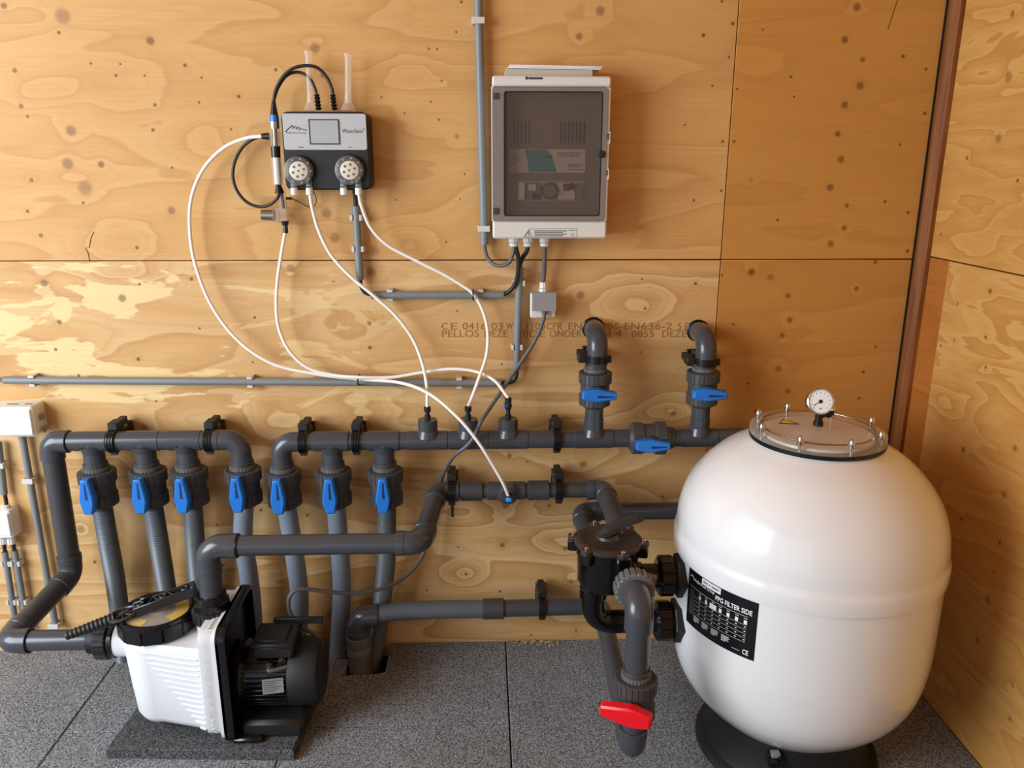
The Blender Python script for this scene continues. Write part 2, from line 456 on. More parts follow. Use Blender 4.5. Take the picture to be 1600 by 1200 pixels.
# ================================================================== the room
XC, XS, HZ = 1.2437, .6658, 1.2          # corner, panel joint, seam height
X1, X2, YR = .0625, -1.1219, -.388       # rubber tile joints
def kn(lst, ax='x'):
    o = []
    for k in lst:
        px, py, r = k[:3]
        if ax == 'x': p = at(px, py, 0); a, b = p.x, p.z
        else:
            q = ray(px, py); p = CAM+q*((XC-CAM.x)/q.x); a, b = p.y, p.z
        o.append((a, b, max(r, 1.6)/535, k[3] if len(k) > 3 else (.75 if r < 4 else .62)))
    return o
K_UL = [(150,135,20,0),(190,388,13,0),(640,378,9,0),(640,110,9,0),(60,150,10,0),(330,215,12,0),(98,25,12,.4),(6,9,5),(92,51,3),(235,64,6.5),(142,99,2.2),(188,100,2),(181,118,2.6),(226,118,2),(289,102,3),(315,121,2),(373,151,3),(311,160,2.2),(242,164,3),(23,110,4),(33,166,4),(43,182,2.5),(111,204,8.5,.5),(106,256,9.5,.5),(133,294,12,.4),(158,257,5.5),(239,203,3),(49,281,4),(269,262,2.2),(130,317,2.6),(268,329,6.5,.5),(43,330,3),(64,368,4),(214,387,3),(431,109,3),(361,202,2.2),(492,75,8,.45),(505,117,5,.5),(510,333,9,.45),(523,372,8.5,.45),(721,3,2.5),(713,50,2),(670,76,2),(683,77,2),(690,126,2),(714,213,4,.4),(673,159,1.8),(686,187,2),(596,152,1.8),(632,177,1.8),(726,272,1.8),(719,311,1.6),(697,378,2),(619,312,1.6),(905,57,6,.5),(938,17,7.5,.5),(1128,2,2.4),(1145,37,3.2),(1099,55,3.2),(1139,89,2.2),(1113,134,2.2),(1129,221,2.6),(1127,298,2.6),(1084,313,2.6),(1070,195,2)]
K_UR = [(1147,221,2.6),(1339,11,6.5,.6),(1320,62,6,.65),(1348,93,4.5),(1344,134,6.5,.6),(1320,164,6,.6),(1309,209,5,.65),(1314,249,6,.6),(1297,293,6.5,.6),(1323,321,4),(1319,356,5),(1298,381,6,.55),(1411,88,3.2),(1447,108,2.6),(1445,177,3.2),(1406,226,2.6),(1383,315,3),(1419,332,3),(1418,392,3.2),(1236,120,2.6),(1241,151,2),(1215,344,2.6),(1173,281,3.5,.3),(1152,139,2.2),(1192,46,2.5,.5)]
K_LL = [(190,431,13,0),(790,795,11,0),(884,840,12,0),(727,897,7,0),(1050,645,8,0),(560,640,14,0),(440,655,12,0),(990,470,13,0),(960,790,12,0),(640,960,12,0),(130,830,12,0),(250,720,10,0),(69,443,6.5,.6),(191,466,7,.62),(93,503,4.5),(87,546,3.2),(216,561,3.6),(218,444,2.6),(299,436,3.2),(398,496,2.6),(312,513,2.2),(244,627,2.2),(395,566,2),(225,668,6,.4),(454,419,7,.5),(580,425,8.5,.5),(123,587,3),(521,440,1.8),(577,505,4.5,.6),(578,543,3.5),(660,563,2),(784,569,2.4),(714,486,2),(907,461,7,.5),(1008,482,3),(1003,436,2),(1087,443,3),(796,712,4.5),(911,725,7,.5),(824,722,2),(785,852,4.8,.6),(790,790,6.5,.5),(883,857,5,.5),(892,908,4.5,.5),(781,924,3),(728,897,3),(1036,776,2.6),(858,790,4,.5),(716,855,2.2),(900,985,3.6,.5),(830,992,2.2),(126,827,8.5,.45),(148,878,3.5),(408,797,3),(339,820,2.5),(348,883,3),(591,872,4),(480,805,4),(1052,646,5,.55),(1001,550,1.8),(667,922,2.6)]
K_LR = [(1174,425,6.5,.75),(1204,433,6,.4),(1231,462,5,.6),(1234,500,5.6,.6),(1222,524,5,.6),(1216,576,6,.5),(1231,611,5,.5),(1338,451,4.6),(1368,409,4),(1368,542,2.6),(1349,581,3),(1342,622,3),(1169,599,2.6),(1181,643,4.5),(1128,430,2.2),(1146,507,2.5)]
K_RW = [(1582,22,5,.6),(1576,120,8,.45),(1560,216,7,.45),(1511,247,4),(1590,282,3),(1470,366,2.6),(1547,455,4.5),(1496,475,5,.4),(1540,527,3),(1540,574,3),(1491,532,3,.5),(1505,703,5),(1569,773,6,.45),(1543,937,6,.5),(1527,1001,5,.5),(1582,1070,5,.4),(1578,1123,4,.5),(1502,811,3),(1562,848,3),(1586,700,5,.5),(1470,540,2.5),(1553,893,2.4)]
plywood('ply_upper_left', '#d9ae75', '#cfa063', '#a46c36', kn(K_UL), contrast=.55, seed=.0, rings=6, fine=1.25)
plywood('ply_upper_right', '#cd9650', '#c38b45', '#9a6029', kn(K_UR), contrast=.35, seed=3.1, rings=5)
plywood('ply_lower_left', '#e2c291', '#d3a86e', '#a67040', kn(K_LL), contrast=1., patch=.9, seed=5.3, rings=7)
plywood('ply_lower_right', '#cd954e', '#c38a45', '#9a6029', kn(K_LR), contrast=.5, seed=8.2, rings=5)
plywood('ply_right_wall', '#dcae6c', '#cb9650', '#a46c32', kn(K_RW, 'y'), axis='y', contrast=.72, seed=2.2, rings=7, fine=1.9)
plywood('ply_right_strip', '#bd7a38', '#b36f30', '#8c4c1c', [], axis='y', contrast=.7, seed=4.2, rings=6)
plywood('ply_plain', '#dcae6c', '#cb9650', '#a46c32', [], axis='y', contrast=1., seed=6.2, rings=7)

def structure(name, kind='structure'): 
    o = thing(name, None, None); o['kind'] = kind; return o
wb = structure('wall_back')
g = .0012
for x0, x1, z0, z1, mt in ((-2.3, XS-g, HZ+g, 3.1, 'ply_upper_left'), (XS+g, XC+.01, HZ+g, 3.1, 'ply_upper_right'),
                           (-2.3, XS-g, -.05, HZ-g, 'ply_lower_left'), (XS+g, XC+.01, -.05, HZ-g, 'ply_lower_right')):
    b = MB(); box(b, ((x0+x1)/2, .009, (z0+z1)/2), (x1-x0, .018, z1-z0), ch=.0012); part('plywood_panel', b, mt, wb)
b = MB(); box(b, (-.5, .024, 1.25), (3.7, .01, 3.3), ch=0); part('backing_board', b, 'dark_gap', wb)
# stamp printed on the plywood
b = MB(); fn = lambda u, v: V((u, -.0006, v))
def stamp(s, x0, x1, y, h):
    p0, p1 = at(680+.2625*x0, 480+.2625*y), at(680+.2625*x1, 480+.2625*y)
    text(b, s, h, fn, p0.x, p0.z, width=p1.x-p0.x)
for s, x0, x1 in (('C', 35, 72), ('E', 85, 125), ('0416', 160, 300), ('03', 332, 400), ('W', 422, 462), ('1100', 530, 640), ('CPR', 660, 752), ('EN', 787, 865), ('13986-EN', 905, 1198), ('636-2', 1222, 1405), ('S', 1442, 1462), ('EW', 1482, 1560)): stamp(s, x0, x1, 115, .0285)
for s, x0, x1 in (('PELLOS', 36, 255), ('DEZE', 288, 425), ('ZIJDE', 470, 650), ('ONDER', 678, 868), ('2014', 912, 1108), ('0855', 1166, 1300), ('DEZE', 1346, 1488), ('Z', 1520, 1556)): stamp(s, x0, x1, 160, .0285)
part('printed_stamp', b, 'stamp', wb, 'faint brown printed code')
# hairline crack of the upper left panel
b = MB(); pts = [at(*q, -.0) for q in ((147,362),(142,372),(140,386),(134,388),(138,396),(140,407))]
tube(b, [p+V((0, -.0003, 0)) for p in pts], .0009, 4); part('crack', b, 'dark_gap', wb)
b = MB(); tube(b, [at(1402,0)+V((0,-.0003,0)), at(1387,46)+V((0,-.0003,0))], .0007, 4); part('crack', b, 'dark_gap', wb)

wr = structure('wall_right')
for y0, y1, z0, z1, mt in ((-3.6, -.0, HZ+.012, 3.1, 'ply_right_wall'), (-3.6, -.1262, -.05, HZ+.009, 'ply_right_wall'), (-.1260, 0, -.05, HZ+.009, 'ply_right_strip')):
    b = MB(); box(b, (XC+.009, (y0+y1)/2, (z0+z1)/2), (.018, y1-y0, z1-z0), ch=.0008); part('plywood_panel', b, mt, wr)
b = MB(); box(b, (XC+.024, -1.8, 1.25), (.01, 3.7, 3.3), ch=0); part('backing_board', b, 'dark_gap', wr)
# wooden strip in the corner
b = MB()
prism(b, [(-.008, -.001), (0, -.001), (0, -.034), (-.012, -.034), (-.03, -.016), (-.03, -.006)], -.04, 3.09, Matrix.Translation((XC, 0, 0)))
solo('trim_1', b, 'trim_wood', kind='structure', loc=(XC, 0, 0), sharp=20)
b = MB(); box(b, (XC-.0325, -.002, 1.25), (.0035, .003, 3.6), ch=0); solo('trim_gap', b, 'dark_gap', kind='structure', loc=(XC, 0, 0))  # solid dark strip added in place of the shaded gap beside the trim
# ceiling, and the walls behind the photographer: open door on the left
b = MB(); box(b, (-.5, -1.8, 3.12), (3.7, 3.8, .04)); solo('ceiling', b, 'ply_plain', kind='structure', loc=(0, 0, 3.12))
wl = structure('wall_left')
for c, s in (((-2.33, -.12, 1.45), (.04, .24, 3.0)), ((-2.33, -1.9, 3.02), (.04, 3.4, .16)), ((-2.33, -3.45, 1.45), (.04, .3, 3.0))):
    b = MB(); box(b, c, s); part('plywood_panel', b, 'ply_plain', wl)
wf = structure('wall_front')
for c, s in (((.55, -3.62, 1.5), (1.5, .04, 3.2)), ((-1.3, -3.62, 2.7), (2.2, .04, .8))):
    b = MB(); box(b, c, s); part('plywood_panel', b, 'ply_plain', wf)

# ------------------------------------------------------------------ floor: rubber tiles on a dark base
fl = structure('floor')
b = MB(); box(b, (-.5, -1.8, -.085), (3.8, 3.9, .05), ch=0); part('base', b, 'dark_gap', fl)
q = .0018; notch = [(-.3, -.0035), (-.3, -.15), (-.327, -.1585), (-.417, -.1635), (-.417, -.082), (-.492, -.082), (-.468, -.25), (-.98, -.25), (-.98, -.0035)]
X0 = (X1+X2)/2
tiles = [[(X2+q, YR+q), (X1-q, YR+q), (X1-q, -.0035)]+notch+[(X2+q, -.0035)],
         [(-2.3, -.8), (X2-q, -.8), (X2-q, -.0035), (-2.3, -.0035)],
         [(X1+q, -.8), (XC-.004, -.8), (XC-.004, -.0035), (X1+q, -.0035)],
         [(X2+q, -.8), (X0-q, -.8), (X0-q, YR-q), (X2+q, YR-q)],
         [(X0+q, -.8), (X1-q, -.8), (X1-q, YR-q), (X0+q, YR-q)]]
for x0, x1 in ((-2.3, X2), (X2, X1), (X1, XC-.004)):
    for y0, y1 in ((-1.6, -.8), (-2.4, -1.6), (-3.6, -2.4)):
        tiles.append([(x0+q, y0+q), (x1-q, y0+q), (x1-q, y1-q), (x0+q, y1-q)])
for t_ in tiles:
    b = MB(); prism(b, t_, -.05, 0, ch=.0018); part('rubber_tile', b, 'rubber', fl, sharp=30)
b = MB()
for i in range(46):
    px, py = random.gauss(840, 22), 1001+abs(random.gauss(0, 5)); p = atz(px, py, .002)
    if p.y > -.004: continue
    a = random.random()*6.3; d = V((math.cos(a), math.sin(a), 0))*random.uniform(.002, .006)
    tube(b, [p-d, p+V((0, 0, .003)), p+d], .0011, 4)
solo('wood_shavings', b, 'shaving', 'loose pale wood shavings scattered on the rubber floor against the back wall', 'shavings', kind='stuff', loc=atz(840, 1004, 0))

# ================================================================== pipework
RP, RF = .0255, .0282
DM = .1
def P(px, py, d=DM): return at(px, py, d)
def bend(root, c, a, b_, leg=.05, fil=.036, r=RF, mat='pvc', name='elbow', collar=True):
    """glued elbow: corner c, legs towards a and b_"""
    c = V(c); ua, ub = (V(a)-c).normalized(), (V(b_)-c).normalized()
    m = MB(); tube(m, fillet([c+ua*leg, c, c+ub*leg], fil, 10), r, 28)
    if collar:
        for u in (ua, ub): cyl(m, c+u*(leg-.02), c+u*(leg+.001), r*1.045, 28, ch=.0012)
    return part(name, m, mat, root)
def pipe(root, a, b_, r=RP, mat='pvc', name='pipe'):
    m = MB(); cyl(m, a, b_, r, 28); return part(name, m, mat, root)
def tee(root, c, ax, half, br, bl, r=RF, mat='pvc', r2=None):
    m = MB(); c = V(c); ax = V(ax).normalized(); br = V(br).normalized()
    cyl(m, c-ax*half, c+ax*half, r, 28, ch=.0015); cyl(m, c, c+br*bl, r2 or r, 28, ch=.0015)
    # moulded fillet where the branch leaves
    lathe(m, [(r*1.22, .012), (r*1.12, .022), (r*1.0, .032)], frame(c, br), 28, (False, False))
    return part('tee', m, mat, root)
def sleeve(root, a, b_, r=RF, mat='pvc', name='coupling', ch=.002):
    m = MB(); cyl(m, a, b_, r, 28, ch=ch); return part(name, m, mat, root)
X, Y, Z = V((1, 0, 0)), V((0, 1, 0)), V((0, 0, 1))

# --- left header with four drops, down to the pump inlet
PUMP_Y, IN_Z = -.36, .262
A = P(79, 689); B = P(375, 688); zh = (A.z+B.z)/2; A.z = B.z = zh
C = P(104, 897); C.x = A.x
D = V((at(30, 1000, .36).x, PUMP_Y, IN_Z)); E_ = V((at(152, 1000, .36).x, PUMP_Y, IN_Z))
D.x = A.x-.047
sr = thing('suction_pipework', 'grey PVC header with four drops and riser down to the pump inlet, at far left', 'pipe', A)
bend(sr, A, A+X, A-Z, r=.0305, mat='pvc'); pipe(sr, A+X*.04, B-X*.04, .0268)
pipe(sr, A-Z*.04, C+Z*.04, .0285, 'pvc_worn'); bend(sr, C, A, D, r=.031, fil=.05, leg=.06, mat='pvc_worn')
pipe(sr, C+(D-C).normalized()*.05, D+(C-D).normalized()*.05, .0285, 'pvc_worn'); bend(sr, D, C, E_, r=.0315, leg=.06)
pipe(sr, D+X*.05, E_+X*.03, .0268)
m = MB(); ring(m, D+X*.06, X, .0295, .002); part('seal_ring', m, 'black', sr)
m = MB(); ring(m, A+X*.05, X, .0278, .002); part('seal_ring', m, 'black', sr)
drops = []
for px in (144, 225, 290):
    c = V((P(px, 689).x, A.y, zh)); tee(sr, c, X, .046, -Z, .074); drops.append(c)
bend(sr, B, B-X, B-Z, leg=.074, fil=.045); drops.append(B.copy())

# --- return header
F = P(438, 688); G = P(1100, 686); zr = (F.z+G.z)/2; F.z = G.z = zr
def hx(px): return V((P(px, 687).x, -DM, zr))
rh = thing('return_header', 'long grey PVC header carrying three drops and three dosing tees, centre wall', 'pipe', F)
bend(rh, F, F+X, F-Z, leg=.074, fil=.045)
pipe(rh, F+X*.04, hx(984), .0255)
dr2 = []
for px in (518, 600):
    c = hx(px); tee(rh, c, X, .05 if px == 518 else .044, -Z, .074); dr2.append(c)
dr2.insert(0, F.copy())
dose = []
for px, h_ in ((669, 24), (732, 24), (794, 24)):
    c = hx(px); tee(rh, c, X, .0555, Z, .062, r=.0272); dose.append(c+Z*.062)
tr1 = hx(927); tee(rh, tr1, X, .055, Z, .062, r=.0272)
rh2 = thing('header_end_tee', 'grey PVC header end with upward tee running behind the white tank', 'pipe', G)
tr2 = hx(1092); tee(rh2, tr2, X, .05, Z, .062, r=.0272); pipe(rh2, hx(1046), hx(1190), .0255)

# --- ball valves: local z along the pipe, handle towards -y
def make_valve(hmat):
    t = thing('ball_valve', 'valve', 'valve')
    I = Matrix.Identity(4)
    m = MB(); lathe(m, [(.03, -.06), (.038, -.052), (.042, -.018), (.042, .014), (.031, .024), (.031, .068), (.0295, .0695)], I, 32)
    cyl(m, (0, -.02, -.006), (0, -.053, -.006), .021, 24); box(m, (0, -.036, -.006), (.034, .02, .034)); part('body', m, 'pvc_valve', t)
    m = MB(); nut(m, I, .048, .014, .047, 22, .0018, .0025, .7); part('union_nut', m, 'pvc_valve', t)
    m = MB(); nut(m, I, .0455, -.052, -.018, 22, .0018, .0025, .7); part('union_nut', m, 'pvc_valve', t)
    m = MB(); nut(m, I, .0335, .047, .058, 26, .0015, .001, .5); part('end_collar', m, 'pvc_light', t)
    # handle: long tapering key, its slot a flush strip with the shade painted in on blue
    M = Matrix(((1, 0, 0, 0), (0, 0, -1, -.053), (0, 1, 0, -.006), (0, 0, 0, 1)))   # local (x, z) outline pushed towards -y
    out = [(-.010, -.044), (.010, -.044), (.0125, -.040), (.0185, -.012), (.0185, .0), (.0105, .049), (.008, .052), (-.008, .052), (-.0105, .049), (-.0185, .0), (-.0185, -.012), (-.0125, -.040)]
    m = MB(); prism(m, out, 0, .022, M, .0035); cyl(m, (0, -.048, -.006), (0, -.056, -.006), .016, 20)
    hd = part('handle', m, hmat, t)
    m = MB(); prism(m, [(-.002, -.002), (.0055, -.002), (.0035, .043), (-.0005, .043)], .0215, .0224, M); part('handle_slot', m, hmat+'_dark' if hmat == 'blue' else hmat, hd)
    return t
bv = Proto(make_valve('blue'))
GV = 'ball valves with blue lever handles'
def valve_at(c, zdir, xdir, label, s=1.): return bv.place(frame(c, zdir, xdir) @ Matrix.Scale(s, 4), label, GV)
names = ['first blue-handled ball valve from the left, under the left header', 'second blue-handled ball valve from the left, under the left header', 'third blue-handled ball valve from the left, under the left header', 'fourth blue-handled ball valve from the left, under the end elbow of the left header']
bottoms = []
for c, nm in zip(drops, names):
    o = c-Z*.134; valve_at(o, Z, X, nm, 1.04); bottoms.append(o-Z*.055)
for c, nm in zip(dr2, ['ball valve under the rounded left end of the centre header', 'middle ball valve of the three under the centre header', 'right ball valve of the three under the centre header, above ribbed hose']):
    o = c-Z*.134; valve_at(o, Z, X, nm, 1.04); bottoms.append(o-Z*.055)
def rot_handle(c, s, label):            # vertical pipe, handle turned across it to the right
    o = bv.place(frame(c, Z, X) @ Matrix.Scale(s, 4), label, GV)
    for ch in o.children:
        if ch.name.startswith('handle'): ch.matrix_basis = Matrix.Translation((0, 0, -.006)) @ Matrix.Rotation(PI/2+.03, 4, 'Y') @ Matrix.Translation((0, 0, .006))
    return o
# --- two uprights into the wall
for i, (tr, pe, lab, pre) in enumerate(((tr1, (936, 524), 'left upright', 'left'), (tr2, (1108, 528), 'right upright', 'right'))):
    top = at(pe[0], pe[1], DM); top.x = tr.x+(.004 if i == 0 else .004); top.y = -DM
    vc = tr+Z*.151
    t = thing('wall_elbow', ('left' if i == 0 else 'right')+' grey PVC elbow turning into the plywood wall above a crossways blue handle', 'pipe', top, 'grey elbows into the wall')
    bend(t, top, top+Y, top-Z, leg=.085, fil=.05, collar=False); pipe(t, top-Z*.06, vc+Z*.05, .026)
    pipe(t, top+Y*.06, top+Y*.112, .027)
    m = MB(); ring(m, V((top.x, -.001, top.z)), Y, .029, .0035); part('seal_ring', m, 'black', t)
    rot_handle(vc, .96, ('ball valve with crossways blue handle on the left upright pipe', 'ball valve with crossways blue handle on the right upright pipe, nearest the tank')[i])
    s = thing('connecting_pipe', 'short grey PVC pipe between header tee and %s valve' % pre, 'pipe', tr+Z*.05, 'short pipes below the upright valves'); pipe(s, tr+Z*.05, vc-Z*.05, .0255)
vh = hx(1014)
o = bv.place(frame(vh, X, Z) @ Matrix.Rotation(0, 4, 'Z') @ Matrix.Scale(.98, 4), 'sideways ball valve in the header between the two upright pipes', GV)
o.matrix_world = Matrix(((0, 0, 1, vh.x), (0, 1, 0, vh.y), (-1, 0, 0, vh.z), (0, 0, 0, 1))) @ Matrix.Scale(.98, 4)

# --- flexible hoses down into the floor
hz = [(True, [(160,795,.1),(168,840,.095),(179,900,.075),(189,975,.06),(196,1045,.055)]), (True, [(239,795,.1),(247,840,.095),(257,900,.075),(266,960,.06),(275,1040,.055)]),
      (True, [(300,795,.1),(305,850,.09),(310,907,.075),(318,960,.06),(325,1040,.055)]), (False, [(375,797,.1),(380,837,.095),(389,901,.075),(394,945,.065),(400,1040,.055)]),
      (False, [(450,797,.1),(461,872,.085),(468,930,.07),(467,977,.06),(462,1040,.055)]), (False, [(525,797,.1),(532,872,.085),(534,924,.07),(531,982,.06),(527,1045,.055)]),
      (True, [(600,797,.1),(604,866,.085),(599,924,.07),(593,971,.06),(584,1022,.055),(578,1060,.055)])]
hl = ['ribbed grey hose hanging furthest left, under the first valve', 'ribbed grey hose second from left, behind the pump lid', 'ribbed grey hose third from left, behind the pump outlet pipe', 'smooth blue-grey hose behind the pump body, fourth from left', 'smooth blue-grey hose behind the pump motor, under the middle header elbow', 'smooth blue-grey hose right of the motor, curving into the floor gap', 'ribbed grey hose furthest right, going down behind the grey floor coupling']
for (rib, q_), bt, lab in zip(hz, bottoms, hl):
    pts = [bt+Z*.03]+[at(*p) for p in q_[1:]]; sp_ = smooth(pts, 8); m = MB()
    if rib: pp, rs = corrugated(sp_, .0262); tube(m, pp, rs, 20)
    else: tube(m, sp_, .0268, 24)
    solo('flexible_hose', m, 'hose' if rib else 'hose_smooth', lab, 'hose', 'hoses from the valves to the floor', loc=pts[-1], sharp=60)

# --- discharge line: pump outlet -> wall -> multiport valve
OUT = V((at(333, 955, .36).x, PUMP_Y, .33))
D1 = at(336, 853, .36); D1.x = OUT.x+.004; D2 = at(658, 850, .36); D2.z = D1.z; D3 = at(684, 768, DM); D4 = at(944, 766, DM); D4.z = D3.z; D5 = V((D4.x+.003, -.45, D4.z-.005))
dl = thing('discharge_pipework', 'grey PVC pipework from the pump outlet along the wall to the multiport valve', 'pipe', OUT)
bend(dl, D1, D2, OUT, leg=.075, fil=.045, r=.0305); pipe(dl, D1-Z*.06, OUT+Z*.03, .0285)
pipe(dl, D1+X*.06, D2-X*.05, .0262); bend(dl, D2, D1, D3, r=.0305, leg=.062, fil=.04); pipe(dl, D2+(D3-D2).normalized()*.05, D3+(D2-D3).normalized()*.05, .0268)
bend(dl, D3, D2, D4, leg=.06, fil=.04, mat='pvc_worn'); pipe(dl, D3+X*.05, D4-X*.04, .0225, 'pvc_worn')
m = MB(); ring(m, D1+X*.077, X, .0285, .002); part('seal_ring', m, 'black', dl)
def lx(px): return V((at(px, 767, DM).x, -DM, D3.z))
sleeve(dl, lx(719), lx(754), .0285, 'pvc_worn'); sleeve(dl, lx(761), lx(821), .027, 'pvc', 'saddle_tee'); sleeve(dl, lx(824), lx(858), .0285, 'pvc_worn')
sc_ = lx(793)
m = MB(); lathe(m, [(.028, 0), (.03, .012), (.03, .03), (.021, .032), (.019, .036)], frame(sc_, -Y), 24); part('saddle_cap', m, 'pvc', dl)
bend(dl, D4, D3, D5, leg=.05, fil=.038); pipe(dl, D4-Y*.04, D5, .0268, 'pvc_worn')
# --- pipe behind the tank to the valve's left port
T1 = at(908, 800, DM); T2 = V((at(1180, 800, DM).x, -DM, T1.z)); T3 = V((T1.x, -.40, T1.z-.012)); T4 = V((T1.x+.08, -.44, T1.z-.02))
tp = thing('tank_side_pipe', 'grey PVC pipe passing behind the white tank, elbowed forward beside the multiport valve', 'pipe', T1)
bend(tp, T1, T2, T3, leg=.055, fil=.04, mat='pvc'); pipe(tp, T1+X*.05, T2, .0255); pipe(tp, T1-Y*.05, T3+Y*.05, .0265, 'pvc_worn'); bend(tp, T3, T1, T4, leg=.05, r=.031, mat='pvc_worn')
# --- waste line along the foot of the wall
W0 = at(563, 1040, .13); W1 = at(566, 964, .13); W1.x = W0.x; W2 = at(770, 951, .105); W3 = at(938, 949, .1); W3.z = W2.z
zw = W2.z; WV = V((W3.x-.012, -.70, zw-.005))
wl_ = thing('waste_pipework', 'grey PVC drain pipe along the foot of the wall to the red-handled valve', 'pipe', V((W0.x, W0.y, -.04)))
cyl_m = MB(); lathe(cyl_m, [(.033, 0), (.034, .1), (.036, .103), (.036, .125), (.034, .128), (.034, .137), (.036, .14), (.036, .165), (.033, .168)], Matrix.Translation((W0.x, W0.y, W1.z-.225)), 30); part('coupling', cyl_m, 'pvc_light', wl_)
W1b = W1+V((.06, .003, .003)); bend(wl_, W1, W1b, W1-Z, leg=.06, fil=.042, r=.033)
fx = smooth([W1+(W1b-W1).normalized()*.05, W1+V((.12, .008, .012)), W1.lerp(W2, .6)+V((0, 0, .008)), W2-X*.02, W2+X*.01], 8)
m = MB(); pp, rs = corrugated(fx, .0265, .008, .0003); tube(m, pp, rs, 22); part('flexible_section', m, 'hose', wl_)
sleeve(wl_, W2-X*.03, W2+X*.033, .0305, 'pvc_worn'); pipe(wl_, W2, W3-X*.04, .0255)
bend(wl_, W3, W2, WV, leg=.05, fil=.04); pipe(wl_, W3-Y*.04, WV+Y*.05, .0262)
RVX = WV.x
bend(wl_, WV, W3, WV+Z, leg=.055, fil=.045, r=.0305)
WU = V((RVX+.0, -.70, at(990, 945, .70).z))

# --- pipe clamps: pipe along local x, wall on +y at DM
def make_clamp():
    t = thing('pipe_clamp', 'clamp', 'clamp')
    m = MB()
    for dx in (-.0075, 0, .0075): cyl(m, (dx-.0033, 0, 0), (dx+.0033, 0, 0), .0338, 28, ch=.001)
    cyl(m, (-.011, 0, 0), (.011, 0, 0), .031, 28); part('clamp_ring', m, 'black', t)
    m = MB(); box(m, (0, .066, 0), (.026, .066, .05), ch=.003); box(m, (0, .094, .0), (.03, .01, .062), ch=.002); part('clamp_base', m, 'black', t)
    m = MB(); box(m, (0, .022, .041), (.027, .044, .022), ch=.002); box(m, (0, .06, .04), (.02, .04, .02), ch=.002); part('latch', m, 'black_matt', t)
    m = MB(); box(m, (0, -.006, -.034), (.02, .012, .01), ch=.002); part('hinge', m, 'black_matt', t)
    return t
cl = Proto(make_clamp())
GC = 'black pipe clamps'
for c, nm in ((V((P(178, 689).x, -DM, zh)), 'black clamp on the left header between its first two drops'), (V((P(328, 689).x, -DM, zh)), 'black clamp on the left header beside its right end elbow'),
              (hx(474), 'black clamp next to the left elbow of the centre header'), (hx(557), 'black clamp between the two tees of the centre header'), (hx(870), 'black clamp on the header right of the dosing tees'),
              (lx(706), 'black clamp with hanging strap next to the discharge elbow'), (lx(873), 'black clamp on the discharge pipe right of the blue dosing point'), (V((at(847, 950, .1).x, -DM, zw)), 'black clamp on the drain pipe at the foot of the wall')):
    o = cl.place(Matrix.Translation(c) @ Matrix.Scale(.98, 4), nm, GC)
    if 'strap' in nm:
        m = MB(); box(m, (0, .02, -.06), (.008, .004, .06)); k = bpy.data.objects.new('strap', mesh('strap', m, 'black_matt')); COL.objects.link(k); k.parent = o
for tr, py, nm in ((tr1, 560, 'black clamp round the left upright pipe below its wall elbow'), (tr2, 566, 'black clamp round the right upright pipe below its wall elbow')):
    z_ = at(933, py, DM).z
    cl.place(Matrix(((0, 0, -1, tr.x+.004), (0, 1, 0, -DM), (1, 0, 0, z_), (0, 0, 0, 1))) @ Matrix.Scale(.98, 4), nm, GC)

# --- dosing nipples on the three tees
ends = []
for i, (c, nm) in enumerate(zip(dose, ('left of the three dosing nipples on the centre header', 'middle of the three dosing nipples on the centre header', 'dosing nipple with small shut-off tap, right of the three'))):
    t = thing('dosing_nipple', 'black '+nm, 'fitting', c, 'black dosing nipples')
    m = MB(); cyl(m, c-Z*.004, c+Z*.012, .0085, 12); cyl(m, c+Z*.01, c+Z*.03, .006, 12); part('stem', m, 'black_matt', t)
    top = c+Z*.022
    if i == 2:
        m = MB(); lathe(m, [(.005, 0), (.009, .006), (.011, .014), (.008, .022), (.006, .026)], Matrix.Translation(c+Z*.024), 14); part('tap_body', m, 'black_matt', t)
        m = MB(); box(m, c+V((-.010, -.006, .04)), (.005, .007, .016)); part('tap_lever', m, 'blue', t, 'small blue lever'); top = c+Z*.046
    m = MB(); nut(m, Matrix.Translation(top), .0095, 0, .015, 10, .0012, .001); part('cap_nut', m, 'black_matt', t)
    ends.append(top+Z*.014)

# ================================================================== sand filter tank
TX, TY = .778, -.48
TC = V((TX, TY, 0))
PROF = [(.0, .03), (.05, .033), (.095, .05), (.139, .08), (.19, .12), (.2335, .16), (.266, .2), (.287, .24), (.298, .28), (.304, .32), (.307, .36), (.308, .44), (.308, .548), (.3082, .5525), (.3130, .5535), (.3142, .562), (.3142, .586), (.3125, .595), (.3092, .602), (.3065, .64), (.2975, .68), (.28, .72), (.251, .76), (.208, .8), (.155, .832), (.148, .836), (.148, .842)]
def tank_r(z):
    for (r0, z0), (r1, z1) in zip(PROF, PROF[1:]):
        if z0 <= z <= z1: return r0+(r1-r0)*(z-z0)/max(1e-6, z1-z0)
    return .15
def dense(prof):
    # round the dome sections by interpolating smoothly
    lo = smooth([V((r, z, 0)) for r, z in prof[:13]], 4); up = smooth([V((r, z, 0)) for r, z in prof[18:25]], 5)
    return [(max(.0005, p.x), p.y) for p in lo]+prof[13:18]+[(p.x, p.y) for p in up]+prof[25:]
tk = thing('sand_filter_tank', 'large glossy white rounded filter tank with gauge on its clear lid, by the corner', 'tank', TC)
MT = Matrix.Translation(TC)
m = MB(); lathe(m, dense(PROF), MT, 96); part('body', m, 'tank', tk, sharp=40)
m = MB(); lathe(m, [(.226, 0), (.226, .006), (.221, .012), (.205, .02), (.195, .05), (.192, .13), (.185, .135)], MT, 72, (True, False)); part('base', m, 'black_matt', tk)
